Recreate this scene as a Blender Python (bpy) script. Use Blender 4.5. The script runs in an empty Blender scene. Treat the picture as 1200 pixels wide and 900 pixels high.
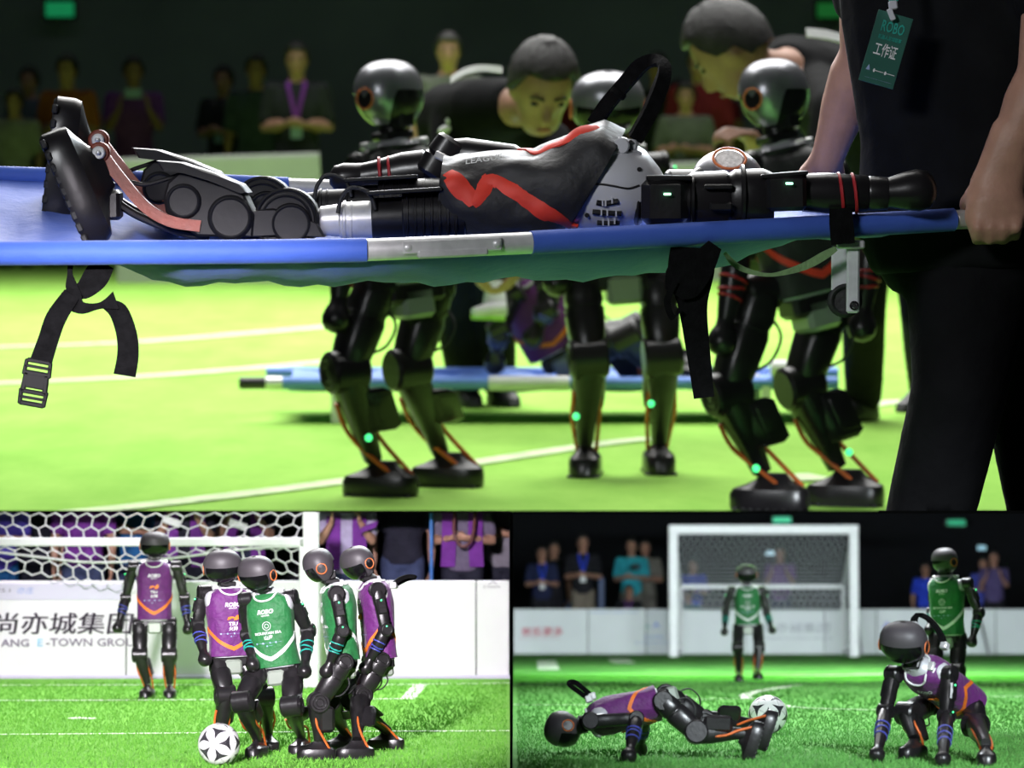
import bpy, math, random
import numpy as np
from mathutils import Vector as V, Matrix

rng = random.Random(7)
R_ = math.radians
SC = bpy.context.scene
COL = SC.collection
FPX = 4000.0                      # focal length in pixels of the 1200-pixel-wide frame (120 mm on 36 mm)

# ------------------------------------------------------------------ three stages, each with its own ground
class Stage:
    """A stage in real metres: ground z = 0, the viewer stands at (0, 0, h) and sees the ground's horizon on row H.
    M carries the stage to the world: scaled by s about the viewer (two stages are scale models) and tipped."""
    def __init__(self, h, H, s):
        self.h, self.s = h, s
        self.a = math.atan((450 - H) / FPX)
        tilt = self.a - math.atan((450 - 190) / FPX)
        self.M = Matrix.Translation((0, 0, 0.9)) @ Matrix.Rotation(tilt, 4, 'X') @ Matrix.Scale(s, 4) @ Matrix.Translation((0, 0, -h))
    def ray(self, c, r):
        x, u, a = (c - 600) / FPX, (450 - r) / FPX, self.a
        return V((x, math.cos(a) + u * math.sin(a), -math.sin(a) + u * math.cos(a)))
    def p(self, c, r, Y):
        d = self.ray(c, r)
        return V((0, 0, self.h)) + d * (Y / d.y)
    def g(self, c, r, z=0.0):
        d = self.ray(c, r)
        return V((0, 0, self.h)) + d * ((z - self.h) / d.z)
T = Stage(0.90, 190, 1.0)         # upper stage: stretcher party
A = Stage(1.30, 602, 0.27)        # lower stage beside the bright board
B = Stage(0.722, 713, 0.27)       # lower stage with the dark hall

# ------------------------------------------------------------------ camera, world, lights, exposure
cam = bpy.data.cameras.new('camera'); cam_o = bpy.data.objects.new('camera', cam); COL.objects.link(cam_o)
cam.sensor_width = 36; cam.lens = 120; cam.clip_start = 0.05; cam.clip_end = 200
cam_o.location = (0, 0, 0.9); cam_o.rotation_euler = (R_(90) - math.atan(260 / FPX), 0, 0)
cam.dof.use_dof = True; cam.dof.focus_distance = 5.05; cam.dof.aperture_fstop = 8.5
SC.camera = cam_o
wd = bpy.data.worlds.new('hall'); SC.world = wd; wd.use_nodes = True
wd.node_tree.nodes['Background'].inputs[0].default_value = (0.0085, 0.0105, 0.0115, 1)
wd.node_tree.nodes['Background'].inputs[1].default_value = 1.0
SC.view_settings.view_transform = 'Standard'; SC.view_settings.look = 'None'
SC.view_settings.exposure = 0.0; SC.view_settings.gamma = 1.0
SC.cycles.max_bounces = 6; SC.cycles.diffuse_bounces = 3; SC.cycles.glossy_bounces = 3
SC.cycles.use_denoising = True

def look_rot(frm, to):
    return (V(to) - V(frm)).to_track_quat('-Z', 'Y').to_euler()
def area(name, loc, to, sx, sy, power, col=(1, 1, 1), spread=180):
    l = bpy.data.lights.new(name, 'AREA'); l.shape = 'RECTANGLE'; l.size = sx; l.size_y = sy
    l.energy = power; l.color = col; l.spread = R_(spread)
    o = bpy.data.objects.new(name, l); COL.objects.link(o); o.location = loc; o.rotation_euler = look_rot(loc, to)
def spot(name, loc, to, power, deg, col=(1, 1, 1), rad=0.1, blend=0.35):
    l = bpy.data.lights.new(name, 'SPOT'); l.energy = power; l.color = col; l.spot_size = R_(deg); l.spot_blend = blend
    l.shadow_soft_size = rad
    o = bpy.data.objects.new(name, l); COL.objects.link(o); o.location = loc; o.rotation_euler = look_rot(loc, to)
area('hall_and_fill_light', (0, 12.0, 6.5), (0, 11.6, 0), 8, 5, 520, (1.0, 1.0, 0.97), 140)
area('hall_and_fill_light', (0, 21, 7.5), (0, 19.0, 0), 14, 8, 1380, (1.0, 1.0, 0.97), 108)
area('hall_and_fill_light', (0, 30.5, 7.5), (0, 33, 1), 16, 2, 40, (0.95, 0.98, 1.0), 150)  # added lamp to lift the far spectators and the back wall
area('hall_and_fill_light', (0.2, 6.0, 2.7), (0, 5.0, 0.8), 1.8, 0.9, 9, (1, 0.98, 0.95), 110)
area('hall_and_fill_light', (-2.2, 0.6, 2.6), (0.1, 5.5, 0.9), 0.9, 0.6, 12, (0.95, 0.97, 1.0), 60)  # added front fill from the viewer's left, not a lamp of the hall
area('stage_key_and_fill', (-0.45, 7.5, 2.1), (-0.40, 5.6, 0), 1.2, 0.8, 25, (1.0, 0.98, 1.0), 100)
area('stage_key_and_fill', (0.60, 7.6, 2.1), (0.60, 6.2, 0), 1.3, 0.8, 60, (0.86, 0.95, 1.0), 120)
spot('front_fill_spot', (-0.60, 1.2, 1.5), (-0.48, 6.2, -0.15), 1480, 17, (1.0, 0.93, 1.0), 0.10, 0.35)  # added frontal lamp that brightens the white board
spot('front_fill_spot', (0.95, 1.5, 1.75), (0.42, 4.9, 0.08), 540, 17, (0.86, 0.95, 1.0), 0.10, 0.5)  # added front fill for the near robots and turf of stage B
area('stage_key_and_fill', (0.95, 9.5, -0.045), (1.05, 14.0, -0.72), 1.6, 0.04, 66, (0.86, 0.94, 1.0), 120)  # added lamp tucked under the upper floor to brighten the far board
area('stage_key_and_fill', (0.85, 9.35, -0.03), (0.85, 9.4, -2), 1.6, 0.3, 5, (0.84, 0.93, 1.0), 170)  # added fill for the turf that the upper floor shades
spot('front_fill_spot', (1.75, 5.2, 0.33), (0.62, 9.05, -0.33), 520, 13, (0.88, 0.95, 1.0), 0.08, 0.4)  # added low lamp outside the frame, aimed at the distant green robot
area('stage_key_and_fill', (0.95, 11.2, -0.10), (0.95, 11.4, -2), 1.7, 0.7, 6, (0.84, 0.93, 1.0), 170)  # added unseen lamp under the upper floor, lifts the goal and its turf

# ------------------------------------------------------------------ materials
MATS = {}
def mat(name, col, rough=0.5, metal=0.0, var=0.12, scale=18.0, bump=0.0, bscale=60.0, emit=0.0, spec=0.5, coat=0.0, col2=None, sheen=0.0):
    if name in MATS: return MATS[name]
    m = bpy.data.materials.new(name); m.use_nodes = True; nt = m.node_tree; N = nt.nodes; L = nt.links
    b = N['Principled BSDF']
    tc = N.new('ShaderNodeTexCoord'); nz = N.new('ShaderNodeTexNoise'); nz.inputs['Scale'].default_value = scale; nz.inputs['Detail'].default_value = 4
    L.new(tc.outputs['Object'], nz.inputs['Vector'])
    rp = N.new('ShaderNodeValToRGB'); c = col
    c2 = col2 or tuple(max(0, x * (1 - var)) for x in c)
    c1 = c if col2 else tuple(min(1, x * (1 + var)) for x in c)
    rp.color_ramp.elements[0].position = 0.35; rp.color_ramp.elements[1].position = 0.65
    rp.color_ramp.elements[0].color = (*c2, 1); rp.color_ramp.elements[1].color = (*c1, 1)
    L.new(nz.outputs['Fac'], rp.inputs['Fac']); L.new(rp.outputs['Color'], b.inputs['Base Color'])
    b.inputs['Roughness'].default_value = rough; b.inputs['Metallic'].default_value = metal
    b.inputs['Specular IOR Level'].default_value = spec; b.inputs['Coat Weight'].default_value = coat
    b.inputs['Sheen Weight'].default_value = sheen
    if bump:
        n2 = N.new('ShaderNodeTexNoise'); n2.inputs['Scale'].default_value = bscale; n2.inputs['Detail'].default_value = 5
        bp = N.new('ShaderNodeBump'); bp.inputs['Strength'].default_value = bump; bp.inputs['Distance'].default_value = 0.01
        L.new(tc.outputs['Object'], n2.inputs['Vector']); L.new(n2.outputs['Fac'], bp.inputs['Height']); L.new(bp.outputs['Normal'], b.inputs['Normal'])
    if emit:
        b.inputs['Emission Color'].default_value = (*col, 1); b.inputs['Emission Strength'].default_value = emit
    MATS[name] = m
    return m

# ------------------------------------------------------------------ mesh builder
def unit(v):
    v = V(v)
    return v.normalized() if v.length > 1e-9 else V((0, 0, 1))
def frame(z, x):
    z = unit(z); x = V(x); x = x - z * x.dot(z)
    if x.length < 1e-4: x = z.orthogonal()
    x.normalize()
    return x, z.cross(x), z
def spline(pts, sub):
    pts = [V(p) for p in pts]
    if len(pts) < 3 or sub < 2: return pts
    out = []
    for i in range(len(pts) - 1):
        p0, p1, p2, p3 = pts[max(i - 1, 0)], pts[i], pts[i + 1], pts[min(i + 2, len(pts) - 1)]
        for k in range(sub):
            t = k / sub
            out.append(0.5 * ((2 * p1) + (p2 - p0) * t + (2 * p0 - 5 * p1 + 4 * p2 - p3) * t * t + (3 * p1 - p0 - 3 * p2 + p3) * t ** 3))
    out.append(pts[-1])
    return out
def interp(tab, t):
    if t <= tab[0][0]: return tab[0][1:]
    for a, b in zip(tab, tab[1:]):
        if t <= b[0]:
            k = (t - a[0]) / (b[0] - a[0]); k = k * k * (3 - 2 * k) * 0.5 + k * 0.5
            return tuple(x + (y - x) * k for x, y in zip(a[1:], b[1:]))
    return tab[-1][1:]
def sgnpow(c, e): return math.copysign(abs(c) ** e, c)
def sect(c, X, Y, rx, ry, n=12, e=2.0):
    return [c + X * (rx * sgnpow(math.cos(2 * math.pi * (k + .5) / n), 2 / e)) + Y * (ry * sgnpow(math.sin(2 * math.pi * (k + .5) / n), 2 / e)) for k in range(n)]

class MB:
    def __init__(self): self.v = []; self.f = []
    def add(self, vs, fs):
        o = len(self.v); self.v.extend(V(x) for x in vs); self.f.extend(tuple(i + o for i in f) for f in fs); return self
    def loft(self, rings, cap=True, wrap=False):
        n = len(rings[0]); vs = [p for r in rings for p in r]; fs = []
        m = len(rings)
        for i in range(m if wrap else m - 1):
            j = (i + 1) % m
            for k in range(n):
                k2 = (k + 1) % n
                fs.append((i * n + k, i * n + k2, j * n + k2, j * n + k))
        if cap and not wrap:
            fs.append(tuple(range(n))[::-1]); fs.append(tuple((m - 1) * n + k for k in range(n)))
        return self.add(vs, fs)
    def limb(self, a, b, side, prof, n=12, e=2.4):
        a, b = V(a), V(b); X, Y, Z = frame(b - a, side); L = (b - a).length
        rings = []
        for q in prof:
            t, rx, ry = q[:3]; ox, oy = (q[3], q[4]) if len(q) > 3 else (0, 0)
            rings.append(sect(a + Z * (t * L) + X * ox + Y * oy, X, Y, rx, ry, n, e))
        return self.loft(rings)
    def capsule(self, a, b, r1, r2=None, n=10):
        a, b = V(a), V(b); r2 = r1 if r2 is None else r2; X, Y, Z = frame(b - a, (0.3, 0.5, 0.8)); rings = []
        for s in (-0.98, -0.75, -0.4, 0): rings.append(sect(a + Z * (r1 * s), X, Y, r1 * math.sqrt(max(0.02, 1 - s * s)), r1 * math.sqrt(max(0.02, 1 - s * s)), n))
        for s in (0, 0.4, 0.75, 0.98): rings.append(sect(b + Z * (r2 * s), X, Y, r2 * math.sqrt(max(0.02, 1 - s * s)), r2 * math.sqrt(max(0.02, 1 - s * s)), n))
        return self.loft(rings)
    def chain(self, pts, rads, n=10):
        for (a, b, r, q) in zip(pts, pts[1:], rads, rads[1:]): self.capsule(a, b, r, q, n)
        return self
    def ell(self, c, X, Y, Z, rx, ry, rz, nu=16, nv=10, e=2.0):
        c = V(c); rings = []
        for i in range(nv + 1):
            el = -math.pi / 2 + math.pi * i / nv; ce = max(0.03, math.cos(el)); s = math.sin(el)
            rings.append(sect(c + Z * (rz * sgnpow(s, 2 / e)), X, Y, rx * ce ** (2 / e), ry * ce ** (2 / e), nu, e))
        return self.loft(rings)
    def ball(self, c, r, n=12): return self.ell(c, V((1, 0, 0)), V((0, 1, 0)), V((0, 0, 1)), r, r, r, n, max(6, n // 2 + 2))
    def box(self, c, X, Y, Z, hx, hy, hz, bev=0.004):
        c = V(c); X, Y, Z = unit(X), unit(Y), unit(Z); bev = min(bev, hx * .45, hy * .45, hz * .45)
        def ring(z, i):
            x, y = hx - i, hy - i; b = max(bev - i * .5, 1e-5)
            return [c + Z * z + X * px + Y * py for px, py in ((x, y - b), (x - b, y), (-x + b, y), (-x, y - b), (-x, -y + b), (-x + b, -y), (x - b, -y), (x, -y + b))]
        return self.loft([ring(-hz, bev), ring(-hz + bev, 0), ring(hz - bev, 0), ring(hz, bev)])
    def cyl(self, a, b, r, r2=None, n=20, bev=0.15):
        a, b = V(a), V(b); r2 = r if r2 is None else r2; X, Y, Z = frame(b - a, (0.2, 0.4, 0.9)); w = min(r, r2) * bev
        return self.loft([sect(a, X, Y, r - w, r - w, n), sect(a + Z * w, X, Y, r, r, n), sect(b - Z * w, X, Y, r2, r2, n), sect(b, X, Y, r2 - w, r2 - w, n)])
    def tube(self, pts, r, n=8, sub=5, cap=True):
        P = spline(pts, sub); m = len(P)
        rr = (lambda t: r) if not isinstance(r, (list, tuple)) else (lambda t: interp([(i / (len(r) - 1), x) for i, x in enumerate(r)], t)[0])
        d = unit(P[1] - P[0]); X = d.orthogonal().normalized(); rings = []
        for i in range(m):
            d = unit(P[min(i + 1, m - 1)] - P[max(i - 1, 0)]); X, Y, _ = frame(d, X); q = rr(i / (m - 1))
            rings.append(sect(P[i], X, Y, q, q, n))
        return self.loft(rings, cap)
    def torus(self, c, nrm, R, r, n=24, m=8):
        X, Y, Z = frame(nrm, (0.3, 0.2, 0.9)); rings = []
        for i in range(n):
            t = 2 * math.pi * i / n; d = X * math.cos(t) + Y * math.sin(t)
            rings.append(sect(V(c) + d * R, d, Z, r, r, m))
        return self.loft(rings, wrap=True)
    def ribbon(self, pts, wid, thick, sub=6):
        """pts: centre line; wid: one half-width vector per point"""
        P = spline(pts, sub); W = spline(wid, sub); m = len(P); rings = []
        for i in range(m):
            d = unit(P[min(i + 1, m - 1)] - P[max(i - 1, 0)]); w = W[i]; nn = unit(d.cross(w)) * (thick / 2)
            rings.append([P[i] - w - nn, P[i] + w - nn, P[i] + w + nn, P[i] - w + nn])
        return self.loft(rings)
    def prism(self, poly, off):
        """closed polygon of 3-D points pushed along off"""
        n = len(poly); off = V(off); vs = [V(p) for p in poly] + [V(p) + off for p in poly]
        fs = [tuple(range(n))[::-1], tuple(range(n, 2 * n))] + [(k, (k + 1) % n, n + (k + 1) % n, n + k) for k in range(n)]
        return self.add(vs, fs)

# ------------------------------------------------------------------ objects
BASE = {}
def root_of(o):
    while o.parent: o = o.parent
    return o
def newmesh(name, mb, base, smooth):
    me = bpy.data.meshes.new(name)
    me.from_pydata([tuple(p - base) for p in mb.v], [], mb.f); me.validate()
    if smooth:
        me.polygons.foreach_set('use_smooth', [True] * len(me.polygons)); me.set_sharp_from_angle(angle=R_(smooth))
    return me
def tag(o, label=None, cat=None, group=None, kind=None):
    if label: o['label'] = label
    if cat: o['category'] = cat
    if group: o['group'] = group
    if kind: o['kind'] = kind
    return o
def thing(S, name, label, cat, base, group=None, kind=None):
    o = bpy.data.objects.new(name, None); COL.objects.link(o); base = V(base)
    o.empty_display_size = 0.1; o.matrix_world = S.M @ Matrix.Translation(base); BASE[o.name] = base
    return tag(o, label, cat, group, kind)
def part(name, mb, m, parent, smooth=38, label=None, kind=None):
    me = newmesh(name, mb, BASE[root_of(parent).name], smooth); me.materials.append(m)
    o = bpy.data.objects.new(name, me); COL.objects.link(o); o.parent = parent
    return tag(o, label, None, None, kind)
def single(S, name, mb, m, label=None, cat=None, group=None, kind=None, smooth=38):
    xs = np.array([tuple(p) for p in mb.v]); base = V(((xs[:, 0].min() + xs[:, 0].max()) / 2, (xs[:, 1].min() + xs[:, 1].max()) / 2, xs[:, 2].min()))
    me = newmesh(name, mb, base, smooth); me.materials.append(m)
    o = bpy.data.objects.new(name, me); COL.objects.link(o); o.matrix_world = S.M @ Matrix.Translation(base); BASE[o.name] = base
    return tag(o, label, cat, group, kind)

_tmp = []
def remesh(mb, voxel, it=4):
    """fuse overlapping closed pieces into one continuous surface"""
    me = bpy.data.meshes.new('tmp'); me.from_pydata([tuple(p) for p in mb.v], [], mb.f)
    o = bpy.data.objects.new('tmp', me); COL.objects.link(o)
    r = o.modifiers.new('r', 'REMESH'); r.mode = 'VOXEL'; r.voxel_size = voxel
    s = o.modifiers.new('s', 'SMOOTH'); s.iterations = it; s.factor = 0.5
    dg = bpy.context.evaluated_depsgraph_get(); ev = o.evaluated_get(dg); m2 = ev.to_mesh()
    out = MB(); out.v = [v.co.copy() for v in m2.vertices]; out.f = [tuple(p.vertices) for p in m2.polygons]
    ev.to_mesh_clear(); bpy.data.objects.remove(o); bpy.data.meshes.remove(me)
    return out
def clip(mb, co, no):
    """keep what lies on the side of the plane away from no; close the cut"""
    import bmesh
    bm = bmesh.new(); vs = [bm.verts.new(p) for p in mb.v]
    for f in mb.f:
        try: bm.faces.new([vs[i] for i in f])
        except ValueError: pass
    g = bm.verts[:] + bm.edges[:] + bm.faces[:]
    r = bmesh.ops.bisect_plane(bm, geom=g, plane_co=co, plane_no=no, clear_outer=True)
    ed = [e for e in r['geom_cut'] if isinstance(e, bmesh.types.BMEdge)]
    if ed: bmesh.ops.holes_fill(bm, edges=[e for e in bm.edges if e.is_boundary], sides=0)
    bm.verts.index_update(); out = MB(); out.v = [v.co.copy() for v in bm.verts]; out.f = [tuple(v.index for v in f.verts) for f in bm.faces]
    bm.free(); return out

_txt = {}
def text2d(s, bold=0.0, shear=0.0):
    """triangles of a line of lettering, cap height about 1, centred in x, base line y = 0"""
    k = (s, bold, shear)
    if k in _txt: return _txt[k]
    cu = bpy.data.curves.new('tmp', 'FONT'); cu.body = s; cu.size = 1.4; cu.align_x = 'CENTER'; cu.offset = bold; cu.shear = shear; cu.resolution_u = 2
    o = bpy.data.objects.new('tmp', cu); COL.objects.link(o)
    ev = o.evaluated_get(bpy.context.evaluated_depsgraph_get()); me = ev.to_mesh()
    r = ([(v.co.x, v.co.y) for v in me.vertices], [tuple(p.vertices) for p in me.polygons])
    ev.to_mesh_clear(); bpy.data.objects.remove(o); bpy.data.curves.remove(cu)
    _txt[k] = r
    return r
def flat_text(mb, s, o, X, Y, size, bold=0.02, shear=0.0, width=None, lift=0.0):
    vs, fs = text2d(s, bold, shear); X, Y = unit(X), unit(Y); n = X.cross(Y)
    w = max(v[0] for v in vs) - min(v[0] for v in vs) if vs else 1
    kx = width / w if width else size
    mb.add([V(o) + X * (x * kx) + Y * (y * size) + n * lift for x, y in vs], fs)
    return mb
# ------------------------------------------------------------------ robot materials
M_blk = mat('black_plastic', (0.011, 0.010, 0.011), 0.34, 0, .25, 30, .05, 90)
M_blk2 = mat('black_shell', (0.0135, 0.0120, 0.0135), 0.30, 0.0, .2, 14, .03, 60)
M_rub = mat('black_rubber', (0.02, 0.02, 0.021), 0.62, 0, .3, 40, .25, 120)
M_vis = mat('visor_gloss', (0.006, 0.006, 0.007), 0.22, 0, .2, 10, spec=.4)
M_dome = mat('helmet_grey', (0.062, 0.055, 0.062), 0.48, 0.0, .08, 8, .03, 300)
M_domes = mat('helmet_silver', (0.36, 0.36, 0.39), 0.3, 0.7, .08, 8)
M_sil = mat('silver_shell', (0.62, 0.62, 0.66), 0.36, 0.15, .05, 10, coat=.1)
M_alu = mat('aluminium', (0.74, 0.74, 0.74), 0.34, 0.35, .08, 50)
M_pel = mat('grey_green_cover', (0.30, 0.34, 0.29), 0.3, 0.1, .06, 10)
M_orr = mat('orange_ring', (0.75, 0.20, 0.06), 0.45)
M_rod = mat('orange_rod', (0.62, 0.13, 0.025), 0.42, 0.1, .15, 30)
M_rust = mat('rust_red_rod', (0.21, 0.040, 0.022), 0.45, 0.1, .2, 40, .1, 150)
M_led = mat('green_led', (0.08, 1.0, 0.30), 0.4, emit=1.6)
M_mat = mat('matt_black_cover', (0.009, 0.009, 0.0105), 0.5, 0, .2, 30, .04, 90, spec=.3)
M_wht = mat('white_print', (0.82, 0.82, 0.84), 0.6, 0, .06, 60)
M_red_b = mat('red_band', (0.45, 0.02, 0.03), 0.5)
M_blu_b = mat('blue_band', (0.06, 0.07, 0.38), 0.5)
M_tea_b = mat('teal_band', (0.02, 0.36, 0.29), 0.5)
M_pur = mat('purple_cloth', (0.125, 0.014, 0.15), 0.62, 0, .12, 25, .35, 28, sheen=.15)
M_grn = mat('green_cloth', (0.012, 0.155, 0.038), 0.62, 0, .12, 25, .35, 28, sheen=.1)
M_gry = mat('black_cloth', (0.017, 0.0165, 0.0185), 0.6, 0, .15, 25, .4, 30, sheen=.1)
M_org = mat('orange_cloth', (0.85, 0.19, 0.02), 0.6, 0, .08, 25)
M_red = mat('red_cloth', (0.85, 0.055, 0.03), 0.6, 0, .08, 25)
M_whc = mat('white_cloth', (0.75, 0.76, 0.76), 0.65, 0, .05, 25)
M_orp = mat('orange_print', (0.85, 0.22, 0.02), 0.6)
M_blp = mat('pale_blue_print', (0.35, 0.45, 0.72), 0.6)
M_strap = mat('black_webbing', (0.0045, 0.0045, 0.005), 0.9, 0, .3, 70, .3, 200, spec=.1)

KITS = {
 'purple': dict(vest=M_pur, stripe=M_org, band=M_blu_b, title='TSU', sub='火神', logo='flame'),
 'green': dict(vest=M_grn, stripe=M_whc, band=M_tea_b, title='MOUNTAIN SEA', sub='山海', logo='disc'),
 'black': dict(vest=M_gry, stripe=M_red, band=M_red_b, title='', sub='', logo=None),
}
#            t     half w  half d
TORSO = [(-.10, .118, .078), (.10, .118, .080), (.40, .122, .086), (.68, .128, .092), (.86, .124, .083), (.93, .104, .073), (.985, .060, .054), (1.04, .048, .048)]

class Torso:
    def __init__(s, pel, neck, F):
        s.o = V(pel); s.U = unit(V(neck) - s.o); s.H = (V(neck) - s.o).length
        F = V(F); s.F = unit(F - s.U * F.dot(s.U)); s.R = s.F.cross(s.U)
    def pt(s, a, t, off=0.0, tab=TORSO, e=2.5):
        w, d = interp(tab, t)
        return s.o + s.U * (t * s.H) + s.R * (sgnpow(math.sin(a), 2 / e) * (w + off)) + s.F * (sgnpow(math.cos(a), 2 / e) * (d + off))

def head(root, c, F, U, dome, k=1.0, rear_open=True):
    c = V(c); U0 = unit(U); F = unit(F); R = unit(F.cross(U0)); U = R.cross(F)
    rx, ry, rz = .103 * k, .082 * k, .089 * k
    def s(az, el, off=0.0):
        ce = math.cos(el); ch = 1.0 - 0.16 * max(0, -math.sin(el)) ** 1.5
        return c + R * (rx + off) * sgnpow(ce, .8) * math.sin(az) * ch + F * (ry + off) * sgnpow(ce, .8) * math.cos(az) * ch + U * (rz + off) * sgnpow(math.sin(el), .85)
    def grid(az0, az1, lo, hi, off, n, m, wall=.006):
        rings = []
        closed = abs(az1 - az0 - 2 * math.pi) < 1e-6
        cols = n if closed else n + 1
        out = MB()
        for sgn in (0, 1):
            for i in range(cols):
                az = az0 + (az1 - az0) * i / n; l = lo(az)
                for j in range(m + 1): out.v.append(s(az, l + (hi - l) * j / m, off - sgn * wall))
        for sgn in (0, 1):
            for i in range(n):
                for j in range(m):
                    b = sgn * cols * (m + 1); i2 = (i + 1) % cols
                    q = (b + i * (m + 1) + j, b + i2 * (m + 1) + j, b + i2 * (m + 1) + j + 1, b + i * (m + 1) + j + 1)
                    out.f.append(q if not sgn else q[::-1])
        b = cols * (m + 1)
        for i in range(n):
            i2 = (i + 1) % cols; out.f.append((i * (m + 1), b + i * (m + 1), b + i2 * (m + 1), i2 * (m + 1)))
        return out
    core = MB(); core.loft([[s(2 * math.pi * i / 24, R_(-88 + 176 * j / 12), -.004) for i in range(24)] for j in range(13)])
    h = part('head', core, M_blk, root, 60)
    def lo(az):
        a = abs((az + math.pi) % (2 * math.pi) - math.pi)
        if a < R_(62): return R_(2)
        if a < R_(80): return R_(2 - 62 * (a - R_(62)) / R_(18))
        if a < R_(128) or not rear_open: return R_(-60)
        if a < R_(145): return R_(-60 + 62 * (a - R_(128)) / R_(17))
        return R_(2)
    part('helmet_shell', grid(-math.pi, math.pi, lo, R_(86), .004, 48, 9), dome, h, 50)
    part('visor', grid(R_(-66), R_(66), lambda a: R_(-58), R_(3), .001, 16, 8), M_vis, h, 60)
    for sd in (-1, 1):
        e = s(sd * math.pi / 2, R_(-6), -.002); n = R * sd
        part('ear_cap', MB().cyl(e - n * .012, e + n * .005, .026 * k, n=20), M_blk, h)
        part('ear_ring', MB().torus(e + n * .004, n, .027 * k, .003 * k, 28, 6), M_orr, h)
    return h, R, U

def hand_ball(root_p, c, d, k=1.0):
    X, Y, Z = frame(d, (0.2, 1, 0.1))
    mb = MB(); mb.loft([sect(V(c) + Z * (z * k), X, Y, r * k, r * k, 14) for z, r in ((-.06, .022), (-.035, .024), (-.02, .032), (0, .039), (.02, .037), (.034, .026), (.041, .01))])
    return part('fist', mb, M_blk2, root_p, 60)

def arm(root, sh, el, ha, R, kit, side=1, led=True, bands=3, fist=True, big=False):
    sh, el, ha = V(sh), V(el), V(ha)
    ax = unit(R) * side
    u = MB().limb(sh, el, ax, [(-.02, .026, .026), (.02, .034, .034), (.3, .037, .035), (.36, .033, .032), (.62, .034, .031), (.9, .03, .03), (1.0, .024, .024)], 12, 3.0)
    ua = part('upper_arm', u, M_blk, root, 35)
    part('shoulder_joint', MB().cyl(sh - ax * .042, sh + ax * .034, .043, n=18).torus(sh + ax * .018, ax, .043, .004, 20, 6), M_blk2, ua)
    X, Y, Z = frame(el - sh, ax)
    m = sh.lerp(el, .42)
    part('motor_cover', MB().box(m + X * .024, X, Y, Z, .016, .026, .045, .008).box(m + X * .038, X, Y, Z, .004, .018, .012, .003), M_blk2, ua)
    if led:
        part('status_light', MB().ball(m + X * .041 + Z * -.03, .0055, 8), M_led, ua)
    L = (ha - el).length; wr = el.lerp(ha, max(.3, 1 - .05 / L))
    f = MB().limb(el, wr, ax, [(0, .026, .026), (.1, .034, .034), (.3, .037, .036), (.55, .033, .032), (.85, .026, .026), (1.0, .022, .022)], 14, 2.2)
    fo = part('forearm', f, M_blk2, root, 35)
    part('elbow_joint', MB().cyl(el - ax * .036, el + ax * .036, .037, n=18).torus(el + ax * .036, ax, .026, .003, 20, 6), M_blk, fo)
    if led: part('status_light', MB().ball(el + ax * .037 + Z * -.02, .0055, 8), M_led, fo)
    d = unit(ha - el)
    for k in range(bands):
        t = .42 + .13 * k; q = el.lerp(wr, t); r = interp([(0, .034), (.3, .037), (.55, .033), (.85, .026), (1, .022)], t)[0]
        part('arm_band', MB().torus(q, (d + unit(ax) * .18 * (-1) ** k).normalized(), r + .0005, .0042, 18, 6), kit['band'], fo)
    hand_ball(fo, ha, d)
    return ua, fo

def foot(root, c, toe, n, L=.104, zk=1.0):
    """c: sole centre, toe: toe direction, n: up out of the sole"""
    toe, Wd, n = (lambda t, u: (t, unit(u).cross(t), unit(u)))(unit(V(toe) - unit(n) * V(toe).dot(unit(n))), n)
    c = V(c); mb = MB()
    def ol(z, k, sh, lx=1.0): return sect(c + n * (z * zk) + toe * sh, toe, Wd, L * k * lx, .046 * k, 20, 3.2)
    mb.loft([ol(0, .95, 0), ol(.007, 1, 0), ol(.04, 1.0, 0), ol(.054, .94, -.003), ol(.064, .7, -.008), ol(.078, .45, -.010), ol(.095, .32, -.010)])
    ft = part('foot', mb, M_blk2, root, 35)
    so = MB()
    for k in range(9): so.box(c + toe * (L * .82 * (k / 4 - 1)) - n * .001 + n * .004, toe, Wd, n, .007, .0455, .0045, .002)
    part('sole_tread', so, M_rub, ft)
    return ft

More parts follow.
